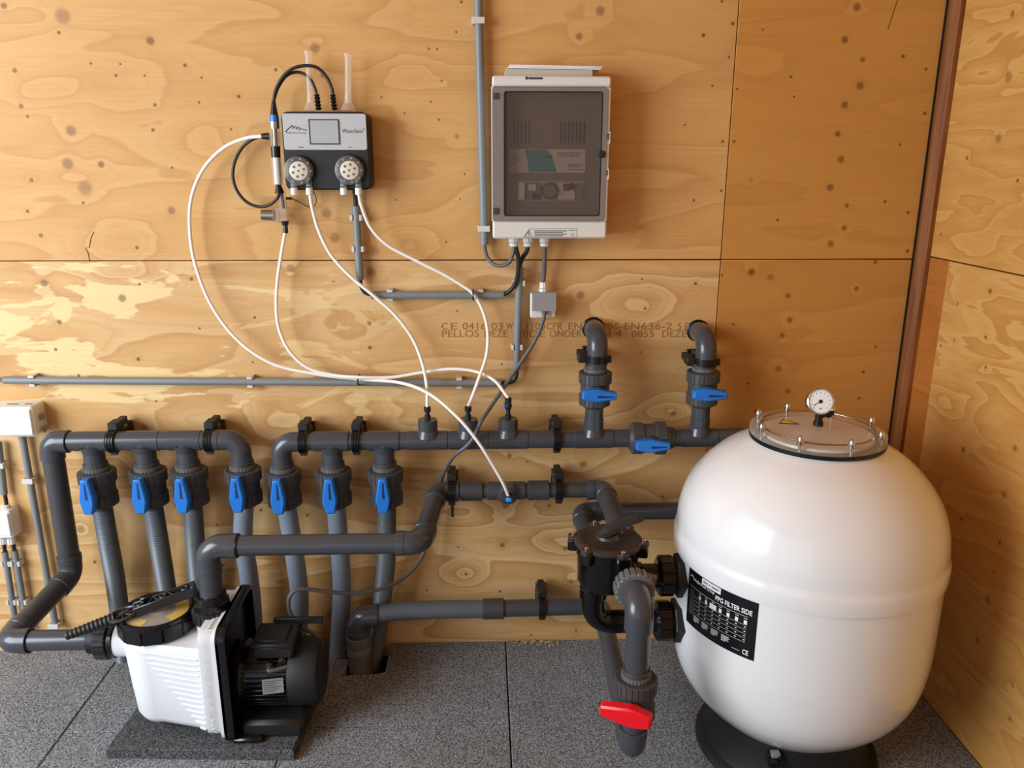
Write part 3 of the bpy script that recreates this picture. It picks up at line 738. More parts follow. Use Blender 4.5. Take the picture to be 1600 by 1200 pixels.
# drain plug low at the front
dp = V((TX, TY, 0))+V((math.cos(math.radians(-118)), math.sin(math.radians(-118)), 0))*.19
dM = frame(dp+V((0, 0, .10)), (math.cos(math.radians(-118)), math.sin(math.radians(-118)), -.25), (0, 0, 1))
m = MB(); nut(m, dM, .022, 0, .018, 6, .0015, .002); cyl(m, dM @ V((0, 0, .016)), dM @ V((0, 0, .034)), .013, 16); box(m, dM @ V((0, 0, .038)), (.006, .03, .012)); part('drain_plug', m, 'black', tk)
m = MB(); box(m, dM @ V((.018, 0, .012)), (.02, .016, .012), ch=.001); part('plug_tag', m, 'label_grey', tk, 'small grey tag')
# clear lid with ring, studs
m = MB(); lathe(m, [(.152, .838), (.1525, .842), (.1525, .845), (.15, .846)], MT, 64); part('lid_gasket', m, 'black', tk)
m = MB(); lathe(m, [(.148, .8462), (.152, .848), (.152, .859), (.148, .8625), (.128, .864), (.0005, .872)], MT, 72, (True, False)); part('lid', m, 'clear_lid', tk, 'clear lid')
m = MB(); lathe(m, [(.126, .8468), (.125, .853), (.0005, .858)], MT, 64, (True, False)); part('lid_insert', m, 'taupe', tk)
m = MB(); ring(m, TC+V((0, 0, .8665)), Z, .126, .0018, 64, 8); part('lid_groove', m, 'steel', tk)
for i in range(8):
    a = math.radians(-82+45*i); p = TC+V((math.cos(a), math.sin(a), 0))*.139
    m = MB(); cyl(m, p+Z*.845, p+Z*.872, .0042, 10); nut(m, Matrix.Translation(p), .0085, .8635, .872, 6, .0012, .001)
    lathe(m, [(.0072, .871), (.0072, .878), (.004, .883), (.0005, .884)], Matrix.Translation(p), 12, (False, False)); part('stud', m, 'chrome', tk)
tz = lambda x, y, z: TC+V((x, y, z))
m = MB()
def tri(a, b_, c): m.add([a, b_, c], [(0, 1, 2)])
wt = atz(1230, 660, .8705)
prism(m, [(-.021, -.008), (.019, -.014), (-.002, .019)], .0, .0008, Matrix.Translation(wt)); part('warning_sticker', m, 'yellow', tk, 'yellow warning triangle')
m = MB(); ring_pts = [wt+V(q_)+Z*.001 for q_ in ((-.0225, -.009, 0), (.0205, -.0152, 0), (-.002, .0205, 0))]; tube(m, ring_pts, .0011, 6, closed=True); part('sticker_border', m, 'ink_dark', tk)
# gauge on its tee
gt = TC+V((.001, .0, .87))
m = MB(); cyl(m, gt-Z*.002, gt+Z*.01, .0115, 16, ch=.001); cyl(m, gt+Z*.008, gt+Z*.04, .0088, 16); part('gauge_tee', m, 'black', tk)
m = MB(); d_ = V((.9, -.1, .25)).normalized(); c_ = gt+Z*.023; cyl(m, c_, c_+d_*.02, .0065, 14); nut(m, frame(c_+d_*.016, d_), .0095, 0, .011, 8, .0012, .001); cyl(m, c_+d_*.026, c_+d_*.033, .006, 12); part('bleed_valve', m, 'black', tk)
gc = at(1281.5, 627.5, .49); gd = V((-.16, -1, .34)).normalized(); gM = frame(gc, gd, (1, -.1, 0))
m = MB(); cyl(m, gt+Z*.038, gc-Z*.024, .006, 12); part('gauge_stem', m, 'brass_tan', tk)
ga = MB(); lathe(ga, [(.026, -.026), (.0285, -.022), (.0285, .0), (.0305, .002), (.0305, .006), (.028, .0075), (.0262, .005)], gM, 36, (True, False)); gob = part('gauge', ga, 'chrome', tk, 'chrome round pressure gauge')
m = MB(); lathe(m, [(.0265, .0042), (.0005, .0042)], gM, 32, (False, False)); part('dial', m, 'dial', gob)
m = MB(); fn = face(gM, .0048)
def seg(fn, u0, v0, u1, v1, w_):
    d = V((u1-u0, v1-v0)).normalized()*w_/2; nn = V((-d.y, d.x))
    m.add([fn(u0+nn.x, v0+nn.y), fn(u0-nn.x, v0-nn.y), fn(u1-nn.x, v1-nn.y), fn(u1+nn.x, v1+nn.y)], [(0, 1, 2, 3)])
for i in range(11):
    a = math.radians(225-27*i); seg(fn, .019*math.cos(a), .019*math.sin(a), .0225*math.cos(a), .0225*math.sin(a), .0009)
seg(fn, .003, .003, -.0165, -.0105, .0016); lathe(m, [(.0045, .0052), (.0005, .0055)], gM, 14, (False, False))
text(m, 'bar', .006, fn, 0, -.016, 'CENTER'); part('dial_marks', m, 'ink_dark', gob)
# black data label wrapped on the left flank
def tl(off=.0009):
    def f(u, v):                       # u metres to the right along the face from its left edge, v metres up
        z = .408+v; r = tank_r(z)+off; a = math.radians(-166.4)+u/.309; return TC+V((r*math.cos(a), r*math.sin(a), z))
    return f
LW = math.radians(37.8)*.309
m = MB(); patch(m, tl(.0007), 0, LW, 0, .142, 20, 4); lb = part('data_label', m, 'label_black', tk, 'black data label')
m = MB(); f = tl(.0013)
text(m, 'Pollet Pool Group', .0105, f, .028, .121, width=.066, bold=.01); text(m, 'PPG FILTER SIDE', .0165, f, .098, .112, width=.093, bold=.02); text(m, 'CE', .017, f, .176, .0135, width=.014, bold=.02)
tube(m, [f(.008+.019*t_, .121+.006*math.sin(t_*PI*1.2)+(.002 if i_ % 2 else 0)) for i_, t_ in enumerate((0, .2, .35, .5, .62, .72, .85, 1))], .0007, 4)
def bar(m, f, u0, u1, v0, v1): patch(m, f, u0, u1, v0, v1, max(1, int((u1-u0)/.02)), 1)
bar(m, f, .012, LW-.022, .1005, .1012)
for r_ in range(5): bar(m, f, .03, LW-.022, .038+.0105*r_, .0385+.0105*r_)
for k in range(7):
    u = .05+.0213*k
    if k == 2: bar(m, f, u-.0095, u+.0105, .0795, .0925)
    else: bar(m, f, u-.0035, u+.004, .082, .0915)
    bar(m, f, u-.004, u+.004, .0955, .0968)
    for r_ in range(5): bar(m, f, u-.0022, u+.0022, .0425+.0105*r_, .0445+.0105*r_)
for k in range(4):
    for r_ in range(5): bar(m, f, .032+.03*k, .032+.03*k+(.02, .022, .018, .02, .012)[r_], .031-.0032*r_, .0324-.0032*r_)
bar(m, f, .15, .17, .012, .0128)
part('label_print', m, 'label_white', lb)
m = MB(); f = tl(.0012); bar(m, f, .012, .03, .03, .094); part('label_pictogram', m, 'ink', lb)
m = MB(); f = tl(.0016); bar(m, f, .054, .112, .1255, .1405); sl = part('serial_sticker', m, 'label_white', lb, 'white serial number sticker')
m = MB(); f = tl(.0020); text(m, 'SERIAL N° 04664843', .009, f, .083, .133, 'CENTER', width=.05); part('serial_print', m, 'ink_dark', lb)
# side unions on the tank
MX, MY = .293, -.50
pz = (at(1045, 899, .50).z, at(1045, 969, .50).z)
for z_ in pz:
    M_ = frame((.478, MY, z_), -X, Z)
    m = MB(); prism(m, [(.053*math.cos(PI/3*i+PI/6), .053*math.sin(PI/3*i+PI/6)) for i in range(6)], -.012, .02, M_, .003); part('flange_nut', m, 'black_matt', tk, 'black hexagonal nut')

# ================================================================== multiport valve
mv = thing('multiport_valve', 'black multiport valve with dusty top and lever handle, left of the white tank', 'valve', V((MX, MY, pz[1])))
zt = at(952, 842, .50).z; zb = at(950, 906, .50).z; Mv = Matrix.Translation((MX, MY, 0))
m = MB(); lathe(m, [(.045, zb-.012), (.066, zb-.004), (.071, zb+.006), (.074, zt-.03), (.078, zt-.028), (.078, zt-.008)], Mv, 40)
for i in range(6):
    a = math.radians(-75+60*i); c_ = V((MX+.08*math.cos(a), MY+.08*math.sin(a), zt-.02)); Mx = frame(c_, Z, (math.cos(a), math.sin(a), 0)); box(m, (0, 0, .0), (.03, .034, .028), Mx, ch=.003)
part('body', m, 'black_gloss', mv)
m = MB(); lathe(m, [(.081, zt-.008), (.081, zt+.0), (.074, zt+.004), (.066, zt+.004), (.062, zt+.002), (.03, zt+.006), (.026, zt+.018), (.0005, zt+.02)], Mv, 40, (False, False))
for i in range(6):
    a = math.radians(-75+60*i); c_ = V((MX+.083*math.cos(a), MY+.083*math.sin(a), zt-.004)); cyl(m, c_-Z*.004, c_+Z*.007, .014, 16, ch=.002)
part('cover', m, 'black_dusty', mv, 'dusty cover plate')
for i in range(6):
    a = math.radians(-75+60*i); c_ = V((MX+.084*math.cos(a), MY+.084*math.sin(a), zt+.003)); m = MB(); lathe(m, [(.0055, 0), (.0055, .004), (.003, .0065), (.0005, .007)], Matrix.Translation(c_), 12); part('screw', m, 'chrome', mv)
# lever handle: forked foot rising to a long grip pointing right
m = MB(); hp = [V((MX-.005, MY-.005, zt+.012)), V((MX-.012, MY-.022, zt+.026)), V((MX+.012, MY-.012, zt+.037)), V((MX+.05, MY+.004, zt+.046)), V((MX+.078, MY+.012, zt+.05))]
hp = smooth(hp, 5); k = len(hp); vs = []
for i, p in enumerate(hp):
    d = (hp[min(i+1, k-1)]-hp[max(i-1, 0)]).normalized(); sd = d.cross(Z).normalized(); up = sd.cross(d)
    wv = .017-.003*math.sin(i/k*PI); tv = .010 if i < k-2 else .006
    for sx, sy in ((-1, -.6), (-.6, -1), (.6, -1), (1, -.6), (1, .6), (.6, 1), (-.6, 1), (-1, .6)): vs.append(p+sd*wv*sx+up*tv*sy)
fs = [(i*8+j, i*8+(j+1) % 8, (i+1)*8+(j+1) % 8, (i+1)*8+j) for i in range(k-1) for j in range(8)]+[tuple(range(7, -1, -1)), tuple((k-1)*8+j for j in range(8))]
m.add(vs, fs); box(m, (MX+.012, MY-.004, zt+.02), (.04, .03, .02), ch=.004); part('handle', m, 'black_edge', mv, 'black lever handle')
zu, zl = pz
m = MB(); cyl(m, (MX+.05, MY, zu), (.425, MY, zu), .029, 24); cyl(m, (MX+.062, MY, zu+.0), (MX+.085, MY, zu), .034, 24, ch=.003); part('port', m, 'black_gloss', mv)
px_ = at(927, 930, .50).x
m = MB(); tube(m, fillet([(px_, MY, zt-.05), (px_, MY, zl), (.425, MY, zl)], .045, 8), .0285, 24); cyl(m, (px_, MY, zb-.045), (px_, MY, zb-.015), .034, 24, ch=.003); part('port', m, 'black_gloss', mv)
for z_ in (zu, zl):
    m = MB(); nut(m, frame((.414, MY, z_), X, Z), .049, 0, .042, 12, .003, .006, .75); part('union_nut', m, 'black_gloss', mv)
    m = MB(); cyl(m, (.452, MY, z_), (.464, MY, z_), .041, 24); part('union_seat', m, 'black_matt', mv)
# front port with sight tube and waste outlet
zf = WU.z; m = MB(); cyl(m, (RVX-.008, MY-.05, zf), (RVX-.004, MY-.115, zf), .031, 24); part('port', m, 'black_gloss', mv)
m = MB(); cyl(m, (MX+.055, MY-.07, zf-.005), (MX+.10, MY-.085, zf-.012), .016, 16, ch=.002); part('sight_glass', m, 'clear_plastic', mv, 'small clear sight glass')
# ------------------------------------------------------------------ waste outlet bend, red valve
UN = V((RVX, MY-.115, zf))
wo = thing('waste_outlet_bend', 'glossy grey PVC bend with ribbed nut on the front of the multiport valve', 'pipe', WU)
m = MB(); nut(m, frame(UN, -Y, X), .0455, 0, .034, 20, .003, .003, .62); part('union_nut', m, 'pvc_light', wo)
RVC = V((RVX, -.70, at(990, 1086, .70).z))
bend(wo, V((RVX, -.70, zf)), V((RVX, 0, zf)), V((RVX, -.70, 0)), leg=.06, fil=.052, r=.0315, collar=False); pipe(wo, V((RVX, -.70, zf-.05)), RVC+Z*.05, .0265)
rv = make_valve('red'); rv.name = 'ball_valve'
rp = Proto(rv); rp.place(frame(RVC, Z, X) @ Matrix.Rotation(-.42, 4, 'Z') @ Matrix.Scale(1.0, 4), 'ball valve with red lever handle in front of the tank', GV)
for ch in rv.children:
    if ch.name.startswith('handle'): ch.matrix_basis = Matrix.Translation((0, 0, -.006)) @ Matrix.Rotation(-PI/2+.02, 4, 'Y') @ Matrix.Diagonal((1.25, 1.04, 1.18, 1)) @ Matrix.Translation((0, 0, .006))
sp2 = thing('connecting_pipe', 'short grey PVC pipe between the red-handled valve and the bottom elbow', 'pipe', WV); pipe(sp2, RVC-Z*.045, WV+Z*.05, .0262)

# ================================================================== pump on its rubber pad
pad = MB(); zc = .03
pc = [V((-.962, -.487, 0)), V((-.487, -.512, 0)), V((-.468, -.262, 0)), V((-.945, -.238, 0))]
prism(pad, [(p.x, p.y) for p in pc], .0005, zc, ch=.004); solo('rubber_pad', pad, 'rubber_pad', 'dark speckled rubber pad lying under the white pump', 'pad', loc=(-.71, -.37, 0))
pu = thing('pool_pump', 'white and black pool pump with yellow under its lid, on a rubber pad', 'pump', V((-.7, -.36, zc)))
LXc = -.848
def hull(r, xr, h, n=20, cx=LXc):
    o = []
    for i in range(n+1):
        a = math.radians(278-196*i/n); o.append((cx+r*math.cos(a), PUMP_Y+r*math.sin(a)))
    return [(xr, PUMP_Y-h)]+o+[(xr, PUMP_Y+h)]
lv = [(.052, .055, .095), (.058, .066, .104), (.075, .074, .108), (.17, .081, .112), (.272, .087, .114), (.288, .086, .113), (.296, .08, .108)]
m = MB(); vs = []; n_ = 23
for z_, r_, h_ in lv: vs += [V((x, y, z_)) for x, y in hull(r_, -.69, h_)]
fs = [(j*n_+i, j*n_+(i+1) % n_, (j+1)*n_+(i+1) % n_, (j+1)*n_+i) for j in range(len(lv)-1) for i in range(n_)]+[tuple(range(n_-1, -1, -1)), tuple((len(lv)-1)*n_+i for i in range(n_))]
m.add(vs, fs)
# shoulder sloping up to the outlet and the square rear housing
Mh = Matrix(((0, 0, 1, 0), (1, 0, 0, PUMP_Y), (0, 1, 0, 0), (0, 0, 0, 1)))     # outline (y, z) pushed along x
prism(m, rrect(.236, .30, .03, 5, 0, .195), -.708, -.668, Mh, .006)
lathe(m, [(.0445, .27), (.0445, .32), (.043, .335)], Matrix.Translation((OUT.x, PUMP_Y, 0)), 28)
cyl(m, (-.955, PUMP_Y, IN_Z), (-.90, PUMP_Y, IN_Z), .044, 28); part('housing', m, 'pump_white', pu, 'white pump housing', sharp=45)
m = MB(); prism(m, rrect(.25, .318, .032, 5, 0, .193), -.672, -.662, Mh, .002); part('housing_rim', m, 'pump_white', pu)
# moulded ribs on the front flank, each starting further right towards the bottom
for i in range(14):
    t = i/13; z_ = .272-.208*t; xs = -.878+.145*t
    f_ = (z_-.075)/.197; r_ = .074+.013*max(0, min(1, f_)); h_ = .108+.006*max(0, min(1, f_))
    pts = []
    for k in range(9):
        x = xs+(-.716-xs)*k/8
        # front flank: straight from the pot's tangent point to the housing
        a = math.radians(278); x0, y0 = LXc+r_*math.cos(a), PUMP_Y+r_*math.sin(a)
        y = y0+(PUMP_Y-h_-y0)*(x-x0)/(-.69-x0) if x > x0 else PUMP_Y-math.sqrt(max(0, r_*r_-(x-LXc)**2))
        pts.append(V((x, y+.0005, z_-.004*(k/8)+.006*(1-k/8)**2*(1-t))))
    m = MB(); tube(m, pts, [.0010]+[.0038]*7+[.003], 6); part('moulded_rib', m, 'pump_white', pu)
m = MB(); fv = lambda u, v: V((-.722-v, PUMP_Y-.1182-.0008, .1+u))
text(m, 'Pollet Pool Group', .02, lambda u, v: V((-.6905-v, PUMP_Y-.1186, .105+u)), width=.165)
tube(m, [V((-.684-q_, PUMP_Y-.1182, .062+p_)) for p_, q_ in ((0, 0), (.008, .012), (.014, .002), (.02, .013), (.026, .003), (.032, .009), (.038, .004))], .0013, 5)
part('embossed_lettering', m, 'emboss_shade', pu)  # flat letters, shade of the white relief put in as a greyer tone
# black flange, dished towards the motor
m = MB(); zz = .192; hw, hh = .129, .164
prism(m, rrect(.258, .328, .034, 6, 0, zz), -.662, -.655, Mh)
o_, i_ = rrect(.258, .328, .034, 6, 0, zz), rrect(.234, .304, .024, 6, 0, zz); n2 = len(o_)
vs = [Mh @ V((p[0], p[1], x)) for x, P_ in ((-.662, o_), (-.642, o_), (-.638, [(a*.99, (b_-zz)*.99+zz) for a, b_ in o_]), (-.638, i_), (-.655, i_)) for p in P_]
m.add(vs, [(j*n2+i, j*n2+(i+1) % n2, (j+1)*n2+(i+1) % n2, (j+1)*n2+i) for j in range(4) for i in range(n2)])
part('flange', m, 'black', pu, 'black motor flange')
m = MB(); box(m, (-.61, PUMP_Y-.10, zc+.008), (.075, .05, .016), ch=.005); box(m, (-.61, PUMP_Y+.10, zc+.008), (.075, .05, .016), ch=.005); part('foot', m, 'black', pu)
# motor
MZ = .158
Mm = frame((0, PUMP_Y, MZ), X, Z)
m = MB(); lathe(m, [(.06, -.655), (.085, -.645), (.085, -.632), (.074, -.62), (.074, -.505)], Mm, 40); part('motor_body', m, 'black', pu)
m = MB()
for i in range(36):
    a = 2*PI*i/36
    if abs(math.degrees(a)) < 32 or math.degrees(a) > 328: continue
    Mf = Mm @ Matrix.Rotation(a, 4, 'Z'); box(m, (.079, 0, -.56), (.014, .0035, .112), Mf, ch=.0008)
part('cooling_fins', m, 'black', pu)
m = MB(); lathe(m, [(.086, -.51), (.0875, -.505), (.0875, -.452), (.082, -.438), (.07, -.432), (.0005, -.432)], Mm, 44, (True, False)); part('fan_cover', m, 'black_matt', pu, 'black fan cover')
m = MB(); box(m, (-.545, PUMP_Y-.01, MZ+.092), (.105, .10, .036), ch=.006); box(m, (-.545, PUMP_Y-.012, MZ+.114), (.11, .106, .012), ch=.004); box(m, (-.552, PUMP_Y-.015, MZ+.121), (.08, .075, .006), ch=.002); box(m, (-.50, PUMP_Y+.045, MZ+.122), (.13, .012, .018), ch=.002); part('terminal_box', m, 'black_matt', pu, 'black terminal box')
m = MB(); box(m, (-.55, PUMP_Y-.02, .055), (.16, .17, .05), ch=.01); part('motor_base', m, 'black_matt', pu)
g1 = at(421, 1043, .43)
for gp in (g1, g1+V((.03, .012, .006))):
    m = MB(); cyl(m, gp+V((0, .035, .004)), gp, .009, 12, ch=.001); nut(m, frame(gp+V((0, .012, .001)), -Y), .0115, 0, .013, 6, .001, .001); part('cable_gland', m, 'black_matt', pu)
pl = at(426.5, 1072, .449); Mp = frame(pl, (.15, -1, .12), (1, .15, 0))
m = MB(); box(m, (0, 0, 0), (.052, .04, .0012), Mp, ch=0); np_ = part('nameplate', m, 'label_grey', pu, 'grey metal nameplate')
m = MB(); fn = face(Mp, .001)
for r_ in range(6): bar(m, fn, -.022, .022-.008*(r_ % 3), .0135-.0055*r_, .0152-.0055*r_)
part('nameplate_print', m, 'ink', np_)
m = MB(); box(m, (-.675, PUMP_Y-.055, .347), (.03, .10, .0012), ch=0); st = part('rating_sticker', m, 'label_white', pu, 'white rating sticker')
m = MB(); fn = lambda u, v: V((-.675+u, PUMP_Y-.055+v, .3482))
for r_ in range(5): bar(m, lambda u, v: V((-.675+v, PUMP_Y-.055+u, .3482)), -.045, .03-.01*(r_ % 2), .009-.0045*r_, .0103-.0045*r_)
part('sticker_print', m, 'ink', st)
# strainer lid: castellated ring, clear cover, yellow sticker under it
ML = Matrix.Translation((LXc, PUMP_Y, 0))
m = MB(); nut(m, ML, .097, .298, .341, 12, .004, .003, .86)
m2 = MB(); lathe(m2, [(.0925, .339), (.0925, .348), (.084, .349), (.080, .3425)], ML, 48, (False, False)); m.add(m2.v, m2.f); part('lid_ring', m, 'black', pu, 'black castellated lid ring')
m = MB(); lathe(m, [(.081, .345), (.07, .350), (.0005, .353)], ML, 40, (False, False)); part('clear_cover', m, 'clear_plastic', pu, 'clear strainer cover')
for a0, a1, nm in ((-42, 62, 'yellow_insert'), (196, 262, 'yellow_insert')):
    m = MB(); k = 14; vs = []
    for i in range(k+1):
        a = math.radians(a0+(a1-a0)*i/k); vs += [ML @ V((.078*math.cos(a), .078*math.sin(a), .3425)), ML @ V((.046*math.cos(a), .046*math.sin(a), .3435))]
    m.add(vs, [(2*i, 2*i+2, 2*i+3, 2*i+1) for i in range(k)]); part(nm, m, 'yellow', pu, 'yellow insert under the clear cover')
m = MB(); lathe(m, [(.079, .3417), (.03, .3420), (.0005, .3422)], ML, 40, (False, False)); part('basket', m, 'inner_grey', pu)
m = MB(); lathe(m, [(.022, .342), (.018, .3435), (.0005, .344)], ML, 20, (False, False)); part('basket_knob', m, 'cream', pu)
# unions at inlet and outlet
m = MB(); nut(m, frame((-1.005, PUMP_Y, IN_Z), X, Z), .051, 0, .034, 22, .0035, .003, .6); part('inlet_union_nut', m, 'black_matt', pu)
m = MB(); cyl(m, (-1.028, PUMP_Y, IN_Z), (-1.0, PUMP_Y, IN_Z), .036, 28, ch=.002); part('inlet_collar', m, 'black_matt', pu)
m = MB(); cyl(m, (-.971, PUMP_Y, IN_Z), (-.955, PUMP_Y, IN_Z), .0475, 28, ch=.003); part('inlet_seal', m, 'black', pu)
m = MB(); nut(m, Matrix.Translation((OUT.x, PUMP_Y, 0)), .0525, .318, .352, 24, .003, .004, .7); part('outlet_union_nut', m, 'black_matt', pu)
m = MB(); lathe(m, [(.043, .35), (.0425, .372), (.038, .374), (.037, .39)], Matrix.Translation((OUT.x, PUMP_Y, 0)), 32); part('outlet_collar', m, 'black', pu)

# lid wrench lying across the strainer lid
Lw, Rw = V((-1.040, -.445, .327)), V((-.757, -.335, .386))
wd = (Rw-Lw).normalized(); Mw = frame(Lw, Z, wd); Lg = (Rw-Lw).length
Mw = Matrix((wd, Z.cross(wd).normalized(), wd.cross(Z.cross(wd).normalized()))).transposed().to_4x4(); Mw.translation = Lw
wr_ = thing('lid_wrench', 'black plastic wrench with spoked wheel lying across the pump lid', 'wrench', Lw)
pts = [Mw @ V((x, 0, 0)) for x in np.linspace(0, .115, 24)]
m = MB(); tube(m, pts, [(.0115+.006*i/23)*(1.0 if i % 2 else .84) for i in range(24)], 12); part('grip', m, 'sensor_black', wr_, 'ribbed black grip')
wc = .135
m = MB(); tube(m, [Mw @ V((wc+.035*math.cos(2*PI*i/32), .029*math.sin(2*PI*i/32), .004)) for i in range(32)], .0045, 8, closed=True)
for i in range(8):
    a = 2*PI*i/8; tube(m, [Mw @ V((wc, 0, .004)), Mw @ V((wc+.034*math.cos(a), .028*math.sin(a), .004))], .0026, 6)
cyl(m, Mw @ V((wc, 0, -.002)), Mw @ V((wc, 0, .009)), .007, 14); part('spoked_wheel', m, 'black_edge', wr_)  # edge highlights of the spokes put into the lighter black
m = MB(); box(m, (wc, 0, -.002), (.055, .04, .004), Mw, ch=.001); part('wheel_web', m, 'black', wr_)
m = MB()
for s_ in (-1, 1): box(m, ((wc+.028+Lg)/2, s_*.0155, .004), (Lg-wc-.028, .007, .026), Mw, ch=.0015)
for i in range(7):
    x0 = wc+.04+(Lg-wc-.05)*i/7; s_ = 1 if i % 2 else -1; tube(m, [Mw @ V((x0, -.015*s_, .012)), Mw @ V((x0+(Lg-wc-.05)/7, .015*s_, .012))], .0025, 6)
box(m, ((wc+Lg)/2+.02, 0, -.002), (Lg-wc-.04, .024, .004), Mw, ch=.001); box(m, (Lg, 0, -.006), (.014, .036, .05), Mw, ch=.003)
for x0 in (wc+.045, wc+.10, Lg-.02): ring(m, Mw @ V((x0, 0, .015)), Mw.to_3x3() @ Z, .008, .0028, 16, 6)
part('trussed_bar', m, 'black_edge', wr_)
m = MB(); box(m, (wc+.06, .02, .012), (.03, .018, .02), Mw, ch=.003); part('lug', m, 'black', wr_)

# ================================================================== things on the wall: electrics, dosing
FM = Matrix(((1, 0, 0, 0), (0, 0, -1, 0), (0, 1, 0, 0), (0, 0, 0, 1)))          # local (x, z) outline pushed away from the wall
def wplate(m, px0, py0, px1, py1, d0, d1, r=.004, ch=0., n=4):
    p, q = at(px0, py0, d1), at(px1, py1, d1); w_, h_ = q.x-p.x, p.z-q.z
    return prism(m, rrect(w_, h_, min(r, w_*.49, h_*.49), n, (p.x+q.x)/2, (p.z+q.z)/2), d0, d1, FM, ch)
def wframe(m, o, i, d0, d1, ro=.006, ri=.005):
    def rr(a, r):
        p, q = at(a[0], a[1], d1), at(a[2], a[3], d1); return rrect(q.x-p.x, p.z-q.z, r, 4, (p.x+q.x)/2, (p.z+q.z)/2)
    O, I = rr(o, ro), rr(i, ri); n = len(O)
    vs = [FM @ V((p[0], p[1], d)) for d, P_ in ((d0, O), (d1, O), (d1, I), (d0, I)) for p in P_]
    return m.add(vs, [(j*n+k, j*n+(k+1) % n, (j+1)*n+(k+1) % n, (j+1)*n+k) for j in range(3) for k in range(n)]+[(3*n+k, 3*n+(k+1) % n, (k+1) % n, k) for k in range(n)])
def wbar(m, px0, py0, px1, py1, d): 
    p, q = at(px0, py0, d), at(px1, py1, d); return m.add([(p.x, -d, q.z), (q.x, -d, q.z), (q.x, -d, p.z), (p.x, -d, p.z)], [(0, 1, 2, 3)])
def wtext(m, s, px0, px1, py, hpx, d, bold=0.):
    p, q = at(px0, py, d), at(px1, py, d); h = at(px0, py-hpx, d).z-p.z
    return text(m, s, h*1.35, lambda u, v: V((u, -d, v)), p.x, p.z, width=q.x-p.x, bold=bold)
def wpath(l): return [at(*p) for p in l]

# ------------------------------------------------------------------ control cabinet
bx0, bx1, bz0, bz1 = .0265, .3255, 1.268, 1.669
cb = thing('control_cabinet', 'beige wall cabinet with smoked see-through door and switches inside', 'cabinet', V((.176, 0, bz0)))
m = MB(); prism(m, rrect(bx1-bx0, bz1-bz0, .008, 4, (bx0+bx1)/2, (bz0+bz1)/2), .004, .072, FM, .002); part('back_case', m, 'box_beige', cb)
dz1, dz0, dx0, dx1 = at(860, 136, .105).z, at(860, 345, .105).z, at(769, 240, .105).x, at(944, 240, .105).x
m = MB()
def slab(x0, x1, z0, z1, d0=.0715, d1=.104, r=.006, ch=.004): prism(m, rrect(x1-x0, z1-z0, r, 3, (x0+x1)/2, (z0+z1)/2), d0, d1, FM, ch)
slab(bx0, bx1, dz1+.001, bz1); slab(bx0, bx1, bz0, dz0-.001); slab(bx0, dx0-.001, dz0, dz1, r=.001, ch=.001); slab(dx1+.001, bx1, dz0, dz1, r=.002, ch=.002)
part('front_case', m, 'box_white', cb)
m = MB(); prism(m, rrect(dx1-dx0-.008, dz1-dz0-.006, .004, 3, (dx0+dx1)/2, (dz0+dz1)/2), .0715, .074, FM); ip = part('inner_panel', m, 'inner_grey', cb)
m = MB(); wframe(m, (769, 136, 944, 345), (787, 142, 937, 338), .100, .1075, .008, .007); dr_ = part('door', m, 'door_grey', cb, 'smoked grey door')
m = MB(); wplate(m, 787.2, 142.2, 936.8, 337.8, .103, .1055, .007); part('door_pane', m, 'smoked', dr_, 'smoked clear pane')
m = MB(); wframe(m, (787, 142, 937, 338), (788.6, 143.8, 935.4, 336.4), .1055, .1078, .007, .0065); part('pane_border', m, 'ink_dark', dr_)
for py in (150, 330):
    m = MB(); wplate(m, 770.5, py-5, 778, py+5, .1075, .1125, .001, .001); part('hinge', m, 'ink', dr_)
lk = at(939.5, 241, .108); m = MB(); lathe(m, [(.009, 0), (.009, .006), (.006, .009), (.0005, .009)], FM @ Matrix.Translation((lk.x, lk.z, .1075)), 18); part('door_lock', m, 'ink_dark', dr_, 'round black lock')
# what shows through the door
m = MB()
for px in list(range(802, 832, 6))+list(range(876, 918, 6)): wplate(m, px, 190, px+1.6, 224, .074, .0752, .0003)
part('vent_slot', m, 'ink', ip, kind='stuff')
m = MB(); wplate(m, 796, 233, 914, 270, .074, .0748, .001); ps = part('printed_sticker', m, 'label_white', cb, 'white and blue printed sticker')
m = MB()
bl = [at(*p, .0753) for p in ((820, 234), (856, 234), (864, 250), (870, 269), (826, 269), (824, 250))]; m.add(bl, [(5, 4, 3, 2, 1, 0)]); part('blue_print', m, 'teal', ps)
m = MB(); wtext(m, 'POOL FILTRATION', 871, 907, 239.5, 3.4, .0754); wtext(m, 'KIT ELECTRIQUE', 871, 904, 244, 3.4, .0754); wtext(m, 'C€', 849, 857, 245, 5, .0756)
wbar(m, 887, 257, 911, 258.4, .0753); wbar(m, 887, 260, 905, 261.2, .0753); wbar(m, 887, 264.5, 912, 265.5, .0753); lathe(m, [(.0042, 0), (.0005, 0)], FM @ Matrix.Translation((at(861, 245, .075).x, at(861, 245, .075).z, .0757)), 12, (False, False))
for k in range(5): tube(m, [at(797+3*k, 262-2*k, .0753), at(803+3*k, 240+2*k, .0753)], .0005, 4)
part('sticker_print', m, 'ink', ps)
m = MB(); wplate(m, 797, 283, 913, 314, .074, .0765, .002); dn = part('switch_row', m, 'inner_beige', cb, 'row of switches and a timer dial')
